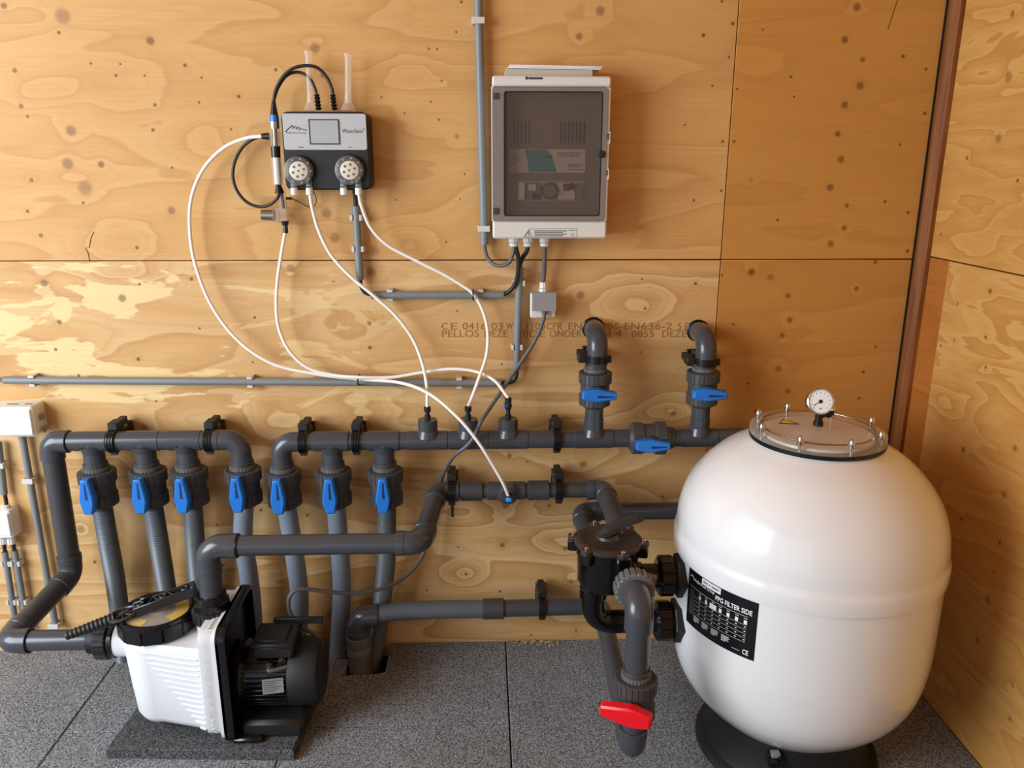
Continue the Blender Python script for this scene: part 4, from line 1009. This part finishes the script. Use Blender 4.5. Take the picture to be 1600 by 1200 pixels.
for x0, x1, y0, y1, c_, dd in ((799, 808, 286, 312, 'label_grey', .082), (810, 820, 285, 312, 'label_white', .086), (822, 845, 286, 312, 'label_grey', .08), (871, 898, 286, 312, 'label_white', .082), (880, 889, 287, 298, 'maroon', .088), (891, 897, 286, 296, 'ink_dark', .088), (832, 841, 302, 311, 'ink_dark', .085), (826, 838, 288, 298, 'label_white', .083), (899, 910, 287, 313, 'inner_grey', .08)):
    m = MB(); wplate(m, x0, y0, x1, y1, .0765, dd, .001, .001); part('breaker' if x1-x0 > 9.5 else 'switch', m, c_, dn)
dc = at(858.5, 298.5, .08); Md = FM @ Matrix.Translation((dc.x, dc.z, .0765))
m = MB(); lathe(m, [(.0215, 0), (.0215, .010), (.018, .012), (.0005, .012)], Md, 30); tdl = part('timer_dial', m, 'ink', dn, 'dark timer dial')
m = MB(); lathe(m, [(.0165, .0125), (.0005, .0128)], Md, 24, (False, False))
for i in range(24): seg_a = 2*PI*i/24; m.add([Md @ V((.0185*math.cos(seg_a), .0185*math.sin(seg_a), .0124)), Md @ V((.0205*math.cos(seg_a), .0205*math.sin(seg_a), .0124)), Md @ V((.0205*math.cos(seg_a+.09), .0205*math.sin(seg_a+.09), .0124)), Md @ V((.0185*math.cos(seg_a+.09), .0185*math.sin(seg_a+.09), .0124))], [(0, 1, 2, 3)])
part('dial_face', m, 'label_grey', tdl)
# stickers on the case
m = MB(); q4 = [at(*p, .1046) for p in ((818, 371), (827, 358), (901, 357), (901, 370.5))]; m.add(q4, [(0, 1, 2, 3)]); sk = part('safety_sticker', m, 'box_white', cb, 'white safety sticker with warning triangle')
m = MB(); outl = q4+[q4[0]]
tube(m, outl, .0006, 4); t3 = [at(*p, .1049) for p in ((820.5, 369.5), (826.2, 359.5), (831.5, 369.5))]; tube(m, t3, .0007, 4, closed=True)
tube(m, [at(826.5, 362, .1049), at(825, 365, .1049), at(827.2, 365.5, .1049), at(825.8, 368.5, .1049)], .0008, 4)
for k in range(4): wbar(m, 835, 360.2+2.5*k, 886-6*(k % 2), 361.4+2.5*k, .1049)
wbar(m, 888, 359.5, 899, 360.5, .1049); wtext(m, 'CE', 891, 897, 366.5, 3.5, .1049)
part('sticker_print', m, 'ink_dark', sk)
m = MB(); wbar(m, 826, 120.5, 848, 124, .1046); lathe(m, [(.004, 0), (.0005, 0)], FM @ Matrix.Translation((at(823, 122, .104).x, at(823, 122, .104).z, .1046)), 12, (False, False)); part('maker_mark', m, 'ink', cb)
for y0, y1, x0 in ((206, 224, 946.5), (264, 280, 944.5)):
    m = MB(); wplate(m, x0, y0, x0+6.5, y1, .104, .1047, .0005); sk = part('small_sticker', m, 'label_white', cb)
    m = MB()
    for k in range(4): wbar(m, x0+.8+1.4*k, y0+2, x0+1.4+1.4*k, y1-2-(k % 2)*4, .105)
    part('sticker_print', m, 'ink', sk)
glz = bz0
GP = [at(803, 380, .055).x, at(825, 380, .055).x, at(851, 380, .055).x]
for gx in GP:
    m = MB(); nut(m, Matrix.Translation((gx, -.055, 0)), .0145, glz-.014, glz+.001, 6, .001, .001); nut(m, Matrix.Translation((gx, -.055, 0)), .0125, glz-.026, glz-.0145, 12, .0012, .002); part('cable_gland', m, 'box_white', cb)
# papers lying on top of the cabinet
p0, p1 = at(789, 112, .06), at(924, 112, .06)
m = MB(); box(m, ((p0.x+p1.x)/2, -.05, bz1+.009), (p1.x-p0.x, .075, .0165), ch=.001); solo('booklet', m, 'box_beige', 'thick beige booklet lying on top of the wall cabinet', 'booklet', loc=((p0.x+p1.x)/2, -.05, bz1))
m = MB(); p0, p1 = at(793, 103, .06), at(936, 103, .06); Mpp = Matrix.Translation(((p0.x+p1.x)/2, -.055, bz1+.0205)) @ Matrix.Rotation(.012, 4, 'Y')
for k in range(3): box(m, (.002*k, -.002*k, .0026*k-.0016), (p1.x-p0.x, .075, .0022), Mpp, ch=.0003)
solo('paper_sheets', m, 'paper', 'folded white papers on the beige booklet above the cabinet', 'papers', loc=Mpp.translation)

# ------------------------------------------------------------------ dosing controller
ws = thing('dosing_controller', 'black and grey dosing controller with square screen and two round pump heads', 'controller', at(508, 297, .0))
m = MB(); wplate(m, 438, 174, 579.5, 297, .0, .075, .017, .004); part('housing', m, 'black_matt', ws)
m = MB(); wplate(m, 440.5, 177, 574, 234.5, .075, .0785, .006, .001); fp = part('face_plate', m, 'panel_grey', ws, 'light grey face plate')
m = MB(); wplate(m, 481.5, 186, 531.5, 226, .0785, .080, .0015); part('screen_frame', m, 'ink', fp)
m = MB(); wplate(m, 484, 188, 529.5, 223.8, .080, .0808, .001); part('screen', m, 'screen', fp, 'blank grey screen')
m = MB(); wtext(m, 'WaterSens', 534.5, 566, 205, 7, .079); wtext(m, '2', 566.5, 569, 202, 4, .079)
lg = [(446, 206), (449, 202.5), (453, 199), (456.5, 196), (457.5, 197.5), (457, 201), (461, 197.5), (463, 198), (462, 202), (466, 198.8), (468, 200), (467, 203), (471, 201), (473, 202), (479, 203.5)]
tube(m, [at(a, b_, .0788) for a, b_ in lg], .0011, 5); wtext(m, 'Pollet Pool Group', 447, 478, 207.5, 2.6, .079)
wbar(m, 466, 229.5, 475, 230.7, .0789); wbar(m, 545, 229.5, 549, 230.7, .0789); part('face_print', m, 'ink', fp)
for k, (cx, cy) in enumerate(((468, 267), (547, 266))):
    o = at(cx, cy, .08); Mh_ = FM @ Matrix.Translation((o.x, o.z, .075))
    m = MB(); lathe(m, [(.039, 0), (.038, .008), (.034, .010), (.0005, .010)], Mh_, 36); hd = part('pump_head', m, 'black', ws, ('left' if k == 0 else 'right')+' round dosing pump head')
    m = MB(); lathe(m, [(.0235, .010), (.0235, .017), (.021, .0185), (.0005, .0185)], Mh_, 30); part('rotor', m, 'cream', hd)
    m = MB()
    for i in range(6):
        a = 2*PI*i/6+.3; lathe(m, [(.0034, .019), (.0034, .0193), (.0005, .0193)], Mh_ @ Matrix.Translation((.0145*math.cos(a), .0145*math.sin(a), 0)), 8)
    lathe(m, [(.003, .019), (.0005, .0195)], Mh_, 8); part('rotor_hole', m, 'ink', hd, kind='stuff')
    m = MB(); lathe(m, [(.036, .009), (.0365, .02), (.033, .025), (.0005, .026)], Mh_, 36, (False, False)); part('clear_cover', m, 'clear_plastic', hd)
    m = MB()
    for i in range(9):
        a = 2*PI*i/9; box(m, (.030*math.cos(a), .030*math.sin(a), .0115), (.005, .005, .003), Mh_)
    part('cover_lug', m, 'label_grey', hd, kind='stuff')
    for dx in (-10.5 if k else -9, 13 if k else 15):
        e = at(cx+dx, 291, .085)
        m = MB(); cyl(m, e+Z*.018, e-Z*.004, .0075, 14); part('barb', m, 'clear_plastic', hd)
        m = MB(); cyl(m, e+Z*.004, e+Z*.0015, .0079, 14); part('barb_band', m, 'teal', hd)
        m = MB(); cyl(m, e-Z*.004, e-Z*.022, .0088, 16, ch=.001); part('hose_nut', m, 'white', hd)
for i, (x0, y0, x1, y1) in enumerate(((486, 168, 481.5, 80), (544, 168, 544, 84))):
    a, b_ = at(x0, y0, .045), at(x1, y1, .045); d = (b_-a).normalized(); L = (b_-a).length; Ma = frame(a, d)
    t = thing('clear_test_tube', ('left' if i == 0 else 'right')+' clear tube with flared mouth standing on the dosing controller', 'tube', a, 'clear tubes on the controller')
    m = MB(); lathe(m, [(.008, .01), (.0085, L*.93), (.0115, L), (.0098, L), (.0073, L*.93), (.0068, .012)], Ma, 20); part('tube', m, 'frosted', t)
    m = MB(); lathe(m, [(.020, -.008), (.014, .004), (.0088, .016), (.0088, .03), (.007, .03)], Ma, 20, (True, False)); part('socket', m, 'frosted', t)
GQ = []
for px, py in ((498, 172), (523, 172)):
    a = at(px, py, .05); b_ = at(px-3, py-24, .05); m = MB(); pp, rs = corrugated([a, b_], .0068, .008, .0014); tube(m, pp, rs, 12); part('strain_relief', m, 'black', ws)

# ------------------------------------------------------------------ flow cell with probes
def seg_(root, name, a, b_, r0, r1=None, mat='black', d=.05, n=18, lab=None):
    p, q = at(a[0], a[1], d), at(b_[0], b_[1], d); m = MB(); cyl(m, p, q, r0, n, r2=r1 if r1 is not None else r0); return part(name, m, mat, root, lab)
fc = thing('flow_cell', 'upright clear flow cell with black, blue and silver probe left of the controller', 'flow cell', at(446, 345, .05))
seg_(fc, 'probe_cap', (428.5, 181), (427.5, 157), .0105, .0045, 'black'); seg_(fc, 'probe_ring', (428.8, 190), (428.5, 180), .0112, mat='blue', lab='blue probe ring'); seg_(fc, 'probe_nut', (429.2, 201), (428.8, 190), .0118, mat='chrome')
seg_(fc, 'clear_tee', (430.5, 229), (429.2, 201), .0122, mat='clear_plastic'); seg_(fc, 'probe', (430.5, 229), (429.2, 201), .006, mat='steel'); seg_(fc, 'clear_branch', (430, 213), (418, 213), .0075, mat='clear_plastic'); seg_(fc, 'hose_nut', (420, 213), (409, 213), .0095, .007, 'black')
seg_(fc, 'collar', (431.3, 246), (430.5, 228), .0118, mat='black'); seg_(fc, 'clear_column', (435, 289), (431.3, 246), .0135, mat='clear_plastic'); seg_(fc, 'probe_sleeve', (434.8, 288), (432, 246), .0095, mat='white'); seg_(fc, 'probe_cap', (437, 302), (435, 288), .0125, .006, 'black')
seg_(fc, 'clear_column', (443, 326), (439.5, 289), .0105, mat='clear_plastic', d=.035); seg_(fc, 'probe', (443, 326), (440, 300), .004, mat='ink', d=.035)
m = MB(); wplate(m, 432, 325, 449, 346, .025, .055, .003, .002); part('clear_block', m, 'frosted', fc)
seg_(fc, 'filter_cup', (429, 336.5), (409, 336), .0145, .0135, 'steel', .045, lab='small metal filter cup'); seg_(fc, 'clear_nut', (436, 337), (427, 336.5), .0175, mat='clear_plastic', d=.045)
seg_(fc, 'hose_nut', (445, 345), (446, 352), .0105, .008, 'black', .04); seg_(fc, 'hose_nut', (446, 352), (446.2, 364), .006, .0075, 'black', .04)
seg_(fc, 'side_probe', (447, 310), (456, 310), .0035, mat='black', d=.035)

# ------------------------------------------------------------------ conduits, clips and cables
GCN = 'grey conduits'
CR = .0108; CD = .02
def conduit(a, b_, lab, r=CR, d=CD):
    m = MB(); p, q = at(a[0], a[1], d), at(b_[0], b_[1], d); cyl(m, p, q, r, 18); cyl(m, p.lerp(q, .0), p.lerp(q, .0)+(q-p).normalized()*.001, r*.98, 18)
    return solo('conduit', m, 'conduit', lab, 'conduit', GCN, loc=(p+q)/2)
conduit((746.5, -30), (757, 382), 'grey conduit coming down from above, left of the wall cabinet', .0112)
conduit((556, 322), (562.5, 437), 'short grey upright conduit below the dosing controller')
conduit((580, 461), (787, 461), 'short level grey conduit under the wall cabinet, tube tied across it')
conduit((812, 418), (807, 578), 'grey upright conduit between the wall cabinet and the long level conduit')
conduit((7, 594), (783, 598.5), 'long level grey conduit across the lower wall')
conduit((34.5, 680), (87, 978), 'grey conduit running down from the upper white junction box', .0098)
conduit((-3, 690), (6.5, 772), 'grey conduit stub above the lower junction box at the left edge', .0098)
conduit((7.5, 862), (26, 985), 'left of the paired thin grey conduits below the lower junction box', .0088)
conduit((23, 860), (44, 985), 'right of the paired thin grey conduits below the lower junction box', .0088)
GK = 'white conduit clips'
def clip(px, py, axis, lab, strap=False, r=CR, d=CD):
    c = at(px, py, d); ax = V(axis).normalized(); Mc = frame(c, ax, (0, -1, 0) if abs(ax.z) > .5 else (0, -1, 0))    # local z along the conduit, local x away from the wall
    m = MB(); w_ = .016
    box(m, (-r-.004, 0, 0), (.009, 2*r+.012, w_), Mc, ch=.001)
    for s_ in (-1, 1): box(m, (-.002, s_*(r+.003), 0), (2*r+.004, .005, w_), Mc, ch=.001)
    if strap: box(m, (r+.002, 0, 0), (.006, 2*r+.011, w_), Mc, ch=.001)
    else:
        for s_ in (-1, 1): box(m, (r-.002, s_*(r+.001), 0), (.005, .006, w_), Mc, ch=.001)
    return solo('conduit_clip', m, 'clip', lab, 'clip', GK, loc=c)
clip(747.5, 33, Z, 'upper clip strapping the conduit beside the cabinet, near the top edge', True); clip(756.3, 357, Z, 'lower clip strapping the conduit beside the cabinet', True)
clip(557, 340, Z, 'upper clip on the short upright conduit under the controller'); clip(560, 389, Z, 'lower clip on the short upright conduit under the controller')
clip(610, 461, X, 'left clip on the short level conduit'); clip(751, 461, X, 'right clip on the short level conduit next to the tied tube')
clip(811.5, 442, Z, 'upper clip on the upright conduit below the cabinet'); clip(808, 542, Z, 'lower clip on the upright conduit below the cabinet')
clip(52, 594.3, X, 'left end clip on the long level conduit, above the junction box'); clip(392, 596.3, X, 'middle clip on the long level conduit'); clip(718, 598, X, 'right clip on the long level conduit, above the dosing nipples')
clip(46.5, 750, Z, 'clip strapping the conduit under the upper junction box', True, .0098); clip(86.5, 976, Z, 'clip at the bottom end of the left conduit, behind the slanting pipe', True, .0098)
clip(1, 726, Z, 'clip on the conduit stub at the left edge', True, .0098)
for (x, y, w_) in ((10.5, 880, 'left thin conduit, upper'), (25.5, 880, 'right thin conduit, upper'), (19.5, 940, 'left thin conduit, lower'), (36, 940, 'right thin conduit, lower')):
    clip(x, y, Z, 'clip on the '+w_+' of its two', False, .0088)
GCB = 'wall cables'
def cable(name, l, r, mat, lab, cat='cable', group=GCB, n=12, k=7):
    pts = smooth(wpath(l) if not isinstance(l[0], V) else l, k); m = MB(); tube(m, pts, r, n)
    return solo(name, m, mat, lab, cat, group, loc=pts[0])
gl = [V((gx, -.055, glz-.02)) for gx in GP]
cable('cable', [at(757, 378, .02), at(758, 390, .021), at(762, 403, .025), at(772, 413, .035), at(785, 415, .045), at(797, 408, .052), gl[0]-Z*.012, gl[0]], .0052, 'cable', 'grey cable looping from the conduit end into the cabinet bottom')
cable('cable', [at(553, 293, .03), at(555, 308, .022), at(556.2, 326, .02)], .006, 'cable_black', 'short black cable between the controller and the conduit below')
cable('cable', [at(562.3, 432, .02), at(564, 446, .02), at(571, 457, .02), at(585, 461, .02)], .006, 'cable_black', 'black cable bend joining the upright and level conduits')
cable('cable', [at(780, 461, .02), at(793, 457, .022), at(803, 447, .03), at(809, 430, .04), at(810, 405, .05), gl[0]+V((.004, -.003, -.004)), gl[0]+V((.004, -.003, .004))], .0062, 'cable_black', 'black cable from the level conduit up to the left gland')
cable('cable', [at(812, 428, .02), at(812.5, 414, .024), at(817, 402, .035), at(823, 393, .05), gl[1]], .0062, 'cable_black', 'black cable from the upright conduit up to the middle gland')
cable('cable', [at(807, 572, .02), at(807, 586, .02), at(802, 595, .02), at(790, 598.5, .02), at(776, 598.5, .02)], .0062, 'cable_black', 'black cable bend at the right end of the long conduit')
cable('cable', [at(-20, 592, .02), at(12, 594, .02)], .005, 'cable', 'cable leaving the left end of the long conduit')
cable('cable', [gl[2], at(851, 400, .045), at(850, 425, .032), at(848.5, 440, .028)], .0062, 'cable', 'grey cable from the right gland down to the wall socket')
cable('cable', [at(6, 765, .02), at(9, 780, .022), at(11, 795, .025)], .0055, 'cable_black', 'black cable entering the lower junction box from above')
cable('cable', [at(5, 838, .022), at(6.5, 852, .02), at(8.5, 868, .02)], .0055, 'cable_black', 'black cable into the left of the paired conduits')
cable('cable', [at(18, 838, .022), at(21, 852, .02), at(24, 866, .02)], .0055, 'cable_black', 'black cable into the right of the paired conduits')
# probe cables of the controller
cable('probe_cable', [at(520.5, 150, .05), at(518, 137, .05), at(510, 120, .052), at(496, 106, .055), at(478, 102.5, .058), at(458, 107, .058), at(442, 120, .055), at(431, 140, .05), at(427.7, 158, .05)], .0042, 'cable_black', 'outer black probe cable arching over the flow cell')
cable('probe_cable', [at(495.5, 150, .05), at(492, 138, .05), at(485, 124, .048), at(474, 115, .045), at(460, 113, .046), at(446, 120, .05), at(434, 138, .047), at(427.5, 158, .05)], .0038, 'cable_black', 'inner black probe cable arching over the flow cell')
cable('probe_cable', [at(437, 299, .05), at(433, 310, .045), at(421, 320, .04), at(405, 323, .036), at(386, 316, .034), at(371, 299, .034), at(364, 277, .034), at(367, 252, .034), at(379, 230, .036), at(396, 217, .042), at(412, 213.5, .05)], .0042, 'cable_black', 'black probe cable looping left of the flow cell')
cable('probe_cable', [at(456, 310, .035), at(470, 317, .02), at(482, 323, .015), at(492, 321, .015), at(494, 309, .015), at(488, 296, .02)], .0012, 'cable_black', 'hair-thin wire from the small side probe', k=6)

# ------------------------------------------------------------------ white dosing tubes
TR = .0047; GT = 'thin white tubes'
c0 = sc_-Y*.03
cable('dosing_tube', [at(411, 213, .05), at(385, 216, .045), at(350, 231, .04), at(318, 264, .038), at(299, 310, .038), at(297, 365, .038), at(307, 420, .04), at(332, 480, .042), at(372, 532, .044), at(425, 568, .045), at(490, 584, .044), at(560, 592.5, .0405), at(625, 598, .065), at(672, 616, .122), at(715, 652, .155), at(748, 692, .172), at(772, 730, .165), at(787, 757, .16), at(794, 774, .15)], TR, 'tube', 'long white tube from the flow cell to the blue-ended point on the discharge pipe', 'tube', GT)
cable('dosing_tube', [at(446.2, 360, .04), at(440, 395, .042), at(433.5, 440, .043), at(432, 485, .043), at(438, 520, .043), at(455, 552, .043), at(482, 575, .043), at(520, 586, .043), at(560, 589.5, .053), at(612, 589.5, .045), at(660, 582, .04), at(706, 576.5, .045), at(745, 581, .056), at(772, 594, .078), at(787, 612, .092), ends[2]], TR, 'tube', 'white tube from the flow cell bottom to the right dosing nipple', 'tube', GT)
cable('dosing_tube', [at(484, 300, .085), at(488, 325, .07), at(498, 360, .055), at(517, 398, .046), at(548, 432, .043), at(585, 463, .044), at(619, 494, .044), at(645, 530, .046), at(660, 568, .058), at(667, 605, .085), ends[0]], TR, 'tube', 'white tube from the left pump head to the left dosing nipple', 'tube', GT)
cable('dosing_tube', [at(560, 299, .085), at(566, 325, .07), at(580, 357, .055), at(607, 384, .046), at(648, 406, .042), at(692, 428, .04), at(722, 446, .04), at(740, 460, .042), at(755, 487, .044), at(762, 520, .045), at(760, 556, .062), at(748, 592, .085), at(737, 622, .088), ends[1]], TR, 'tube', 'white tube from the right pump head to the middle dosing nipple', 'tube', GT)
for (px, py, d_, a_, lab) in ((561, 593.5, .033, X, 'black zip tie holding two white tubes to the long conduit'), (739.5, 460.5, .03, X, 'black zip tie holding a white tube to the short level conduit')):
    c = at(px, py, d_); m = MB(); Mz = frame(c, X, (0, -1, 0)); tube(m, [Mz @ V((.024*math.cos(2*PI*i/20), .0145*math.sin(2*PI*i/20), 0)) for i in range(20)], .0024, 6, closed=True); solo('zip_tie', m, 'black', lab, 'zip tie', loc=c)
e0 = at(795, 776, .148)
m = MB(); cyl(m, V((e0.x-.002, -.128, e0.z+.004)), V((e0.x, -.152, e0.z)), .0075, 12); bn = solo('dosing_point', m, 'black_matt', 'black dosing point with blue clip on the discharge pipe', 'fitting', loc=e0)
m = MB(); box(m, e0+V((0, -.006, -.006)), (.016, .012, .011), ch=.002); part('blue_clip', m, 'blue_bright', bn, 'blue clip').location = (0, 0, 0)

# ------------------------------------------------------------------ wall socket and pump cable
so = thing('wall_socket', 'small grey wall socket with flap lid and a plugged-in cable', 'socket', at(849, 497, 0))
m = MB(); wplate(m, 829, 459, 868, 497, 0, .04, .005, .003); part('socket_base', m, 'box_white', so)
a, b_, c_, d_ = at(832, 457, .046), at(869, 457, .046), at(869, 486, .062), at(832, 486, .062)
m = MB(); off = V((0, .012, 0)); m.add([a, b_, c_, d_, a+off, b_+off, c_+V((0, .02, .0)), d_+V((0, .02, 0))], [(0, 1, 2, 3), (4, 7, 6, 5), (0, 4, 5, 1), (1, 5, 6, 2), (2, 6, 7, 3), (3, 7, 4, 0)]); part('flap_lid', m, 'label_grey', so, 'grey flap lid')
p = at(848.5, 452, .028); m = MB(); nut(m, Matrix.Translation(p), .0115, -.012, .002, 6, .001, .001); nut(m, Matrix.Translation(p), .0095, .003, .02, 10, .001, .001); part('cable_gland', m, 'white', so)
m = MB(); p = at(851, 484, .05); cyl(m, p+Z*.008, p-Z*.014, .009, 12, r2=.007); part('plug', m, 'cable', so)
cable('pump_cable', [at(851, 484, .05), at(849, 500, .055), at(838, 528, .058), at(818, 560, .06), at(795, 593, .066), at(772, 628, .09), at(752, 658, .138), at(741, 682, .14), at(728, 698, .138), at(709, 713, .12), at(697, 732, .075), at(689, 752, .05), at(684, 790, .045), at(672, 830, .05), at(660, 868, .07), at(637, 898, .11), at(602, 918, .17), at(555, 927, .22), at(510, 924.5, .26), at(470, 920, .29), at(453, 931, .30), at(452, 953, .30), at(465, 975, .30), at(488, 989, .31), at(501, 999, .33), at(500, 1014, .36), at(480, 1031, .40), at(448, 1042, .425), g1+V((.004, -.012, -.001)), g1], .0055, 'cable', 'grey power cable running from the wall socket to the pump motor', 'cable', None, 12, 8)

# ------------------------------------------------------------------ junction boxes at the left edge
jb = thing('junction_box', 'upper white junction box at the left edge, beside the pipe elbow', 'junction box', at(20, 683, 0), 'white junction boxes')
m = MB(); wplate(m, -22, 637, 56, 683, 0, .068, .008, .006); part('box_body', m, 'white', jb)
m = MB(); wplate(m, -18, 641, 52, 680, .068, .071, .006, .002); part('box_lid', m, 'white', jb)
pr = at(56, 655, .03); m = MB()
for z_, y_ in ((.018, -.022), (-.02, -.022)): lathe(m, [(.011, 0), (.009, .0015), (.0005, .0015)], frame((at(56, 660, .068).x, y_-.008, at(30, 660, .03).z+z_), X), 16)
part('knockout', m, 'label_grey', jb)
m = MB()
for x_, w_ in ((20, .03), (45, .02)): box(m, (at(x_, 640, .04).x, -.035, at(20, 637, .068).z+.0004), (w_, .006, .002))
part('top_mark', m, 'ink', jb)
jb2 = thing('junction_box', 'lower white junction box at the left edge with cable glands', 'junction box', at(5, 842, 0), 'white junction boxes')
m = MB(); wplate(m, -22, 800, 21, 842, 0, .05, .007, .005); part('box_body', m, 'white', jb2)
m = MB(); wplate(m, -19, 804, 17.5, 838, .05, .053, .005, .002); part('box_lid', m, 'white', jb2)
for x_, y_ in ((10, 793), (5, 845), (18, 845)):
    p = at(x_, y_, .025); m = MB(); nut(m, Matrix.Translation(p), .0115, -.009, .009, 6, .001, .001); part('cable_gland', m, 'box_white', jb2)
